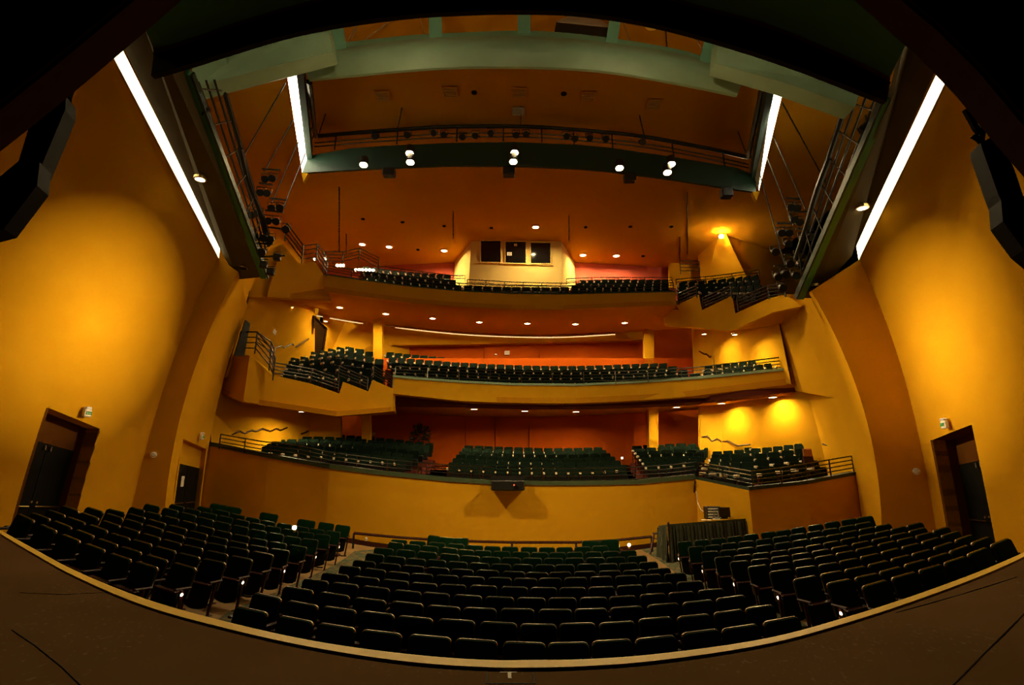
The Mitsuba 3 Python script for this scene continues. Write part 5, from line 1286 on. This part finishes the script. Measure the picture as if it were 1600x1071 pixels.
# ------------------------------------------------------------------ seats of the raised level and of the balconies
b_ = rounded_panel(.46, .50, .06, .06); b_.apply_translation([0, .16, .38]); b_ = tilt(b_, -9, [0, .16, .4])
s_ = rbox([0, -.02, .32], [.43, .11, .36], .03)
a_ = rbox([-.26, -.02, .60], [.075, .30, .10], .015)
post_ = box([-.26, .02, .29], [.035, .06, .56])
MASS = {'backrest': [], 'seat': [], 'armrest': [], 'post': []}
def tier(name, label, front, rear, nrow, cfront, crear, mt='carpet_maroon', skirt_=.5):
    F, R = smooth_line(pts(front), 41), smooth_line(pts(rear), 41)
    risers = []
    for j in range(nrow):
        s = j / max(nrow - 1, 1); P = F * (1 - s) + R * s; cnt = round(cfront + (crear - cfront) * s)
        seg = np.concatenate([[0], np.cumsum(np.linalg.norm(np.diff(P, axis=0), axis=1))])
        q = [np.array([np.interp(t, seg, P[:, k]) for k in range(3)]) for t in np.linspace(seg[-1] * .5 / cnt, seg[-1] * (1 - .5 / cnt), cnt)]
        w = seg[-1] / cnt
        for i in range(cnt):
            ex = unit((q[min(i + 1, cnt - 1)] - q[max(i - 1, 0)]) * [1, 1, 0]); ey = np.cross([0, 0, 1], ex)
            M = np.eye(4); M[:3, 0], M[:3, 1], M[:3, 2], M[:3, 3] = ex * w / .52, ey, [0, 0, 1], q[i] - [0, 0, SEAT_H] - ey * .2
            for nm, ms in (('backrest', b_), ('seat', s_), ('armrest', a_), ('post', post_)):
                c = ms.copy(); c.apply_transform(M); MASS[nm].append(c)
        Pf = P - [0, .62, SEAT_H]; Pb = P + [0, .55, -SEAT_H]
        risers.append(strip_solid(Pf[::4], Pb[::4], [0, 0, -skirt_]))
    struct(name, join(risers), mt, label)
tier('floor_raised_centre', 'dark red stepped floor under the raised centre seats', [(700, 722, 23), (760, 726.5, 23), (840, 729.5, 23), (920, 729, 23), (980, 726, 23)], [(725, 696, 29.4), (815, 699.5, 29.4), (880, 700.5, 29.4), (942, 699, 29.4)], 6, 15, 14)
tier('floor_raised_left', 'dark red stepped floor under the raised seats at the left', [(408, 697, 21.9), (480, 702, 22), (560, 709, 22.4), (636, 716, 22.7)], [(440, 682.5, 28.3), (500, 679, 29), (553, 681, 29.4), (620, 687, 29.4), (678, 693.5, 29.4)], 6, 12, 15)
tier('floor_raised_middle_right', 'dark red stepped floor under the raised seats right of the aisle', [(1008, 722, 23), (1050, 720, 22.8), (1090, 717.5, 22.4)], [(987, 697.5, 29.2), (1030, 695, 29.2), (1076, 693.5, 29), (1106, 702, 27.5)], 6, 4, 8)
tier('floor_raised_right', 'dark red stepped floor under the raised seats at the right end', [(1104, 728, 20.8), (1174, 731.5, 18.6), (1215, 726, 18.6), (1280, 718.5, 19.0)], [(1112, 706, 25.6), (1165, 702, 25), (1174, 694.5, 25), (1202, 692, 24.4), (1250, 685.5, 23)], 5, 8, 9)
tier('floor_balcony_centre', 'dark stepped floor under the seats of the lower balcony', [(622, 588, 25), (720, 590, 25.6), (800, 593, 25.8), (900, 593.5, 25.8), (1000, 590, 25.2), (1095, 583, 24.2)], [(603, 550, 32), (690, 558.5, 32), (756, 562.7, 32), (843, 566, 32), (920, 566, 32), (993, 563.5, 32), (1030, 564, 31.5)], 5, 27, 32)
tier('floor_balcony_left', 'dark stepped floor under the left seats of the lower balcony', [(442, 577, 23.2), (490, 583, 23.6), (540, 586, 24.2), (600, 590, 25.0)], [(458, 556, 28), (500, 549.5, 29.5), (543, 542.5, 31), (575, 549, 31.6), (600, 556, 31.6)], 5, 8, 10)
tier('floor_balcony_right', 'dark stepped floor under the right seats of the lower balcony', [(1098, 580, 23.6), (1160, 573, 22.9), (1226, 565, 22.4)], [(1100, 572, 25.5), (1129, 569.5, 25), (1160, 566.5, 24.2), (1212, 560, 23.2)], 2, 8, 8)
tier('floor_upper_centre', 'dark stepped floor under the front row of the upper balcony', [(724, 445.5, 28.6), (782, 448, 28.6), (865, 449, 28.6), (890, 448, 28.6)], [(724, 443.5, 29.5), (782, 446, 29.5), (865, 447.5, 29.5), (890, 446, 29.5)], 1, 11, 11)
tier('floor_upper_left', 'dark stepped floor under the left seats of the upper balcony', [(575, 433, 28), (650, 440, 28.4), (722, 447, 28.6)], [(566, 416, 33), (620, 423, 33), (660, 426.5, 33), (705, 430, 33)], 3, 11, 12)
tier('floor_upper_right', 'dark stepped floor under the right seats of the upper balcony', [(892, 447, 28.6), (960, 447.5, 28.3), (1045, 446, 27.7)], [(905, 438, 33), (957, 436.5, 33), (1045, 437, 32)], 3, 12, 12)
tier('floor_upper_far_right', 'dark stepped floor under the seats beyond the stepped front of the upper balcony', [(1060, 452, 27), (1130, 449, 25.6), (1190, 447, 23)], [(1060, 441, 29.5), (1130, 436, 28), (1185, 430, 26)], 3, 9, 9)
k = thing('balcony_seat', 'rows of dark green folding seats on the raised level and the two balconies', 'theater seat', 'folding seats on the balconies', kind='stuff')
for nm, mt in (('backrest', 'fabric_balcony'), ('seat', 'seat_black'), ('armrest', 'arm_glint'), ('post', 'wood_red')):
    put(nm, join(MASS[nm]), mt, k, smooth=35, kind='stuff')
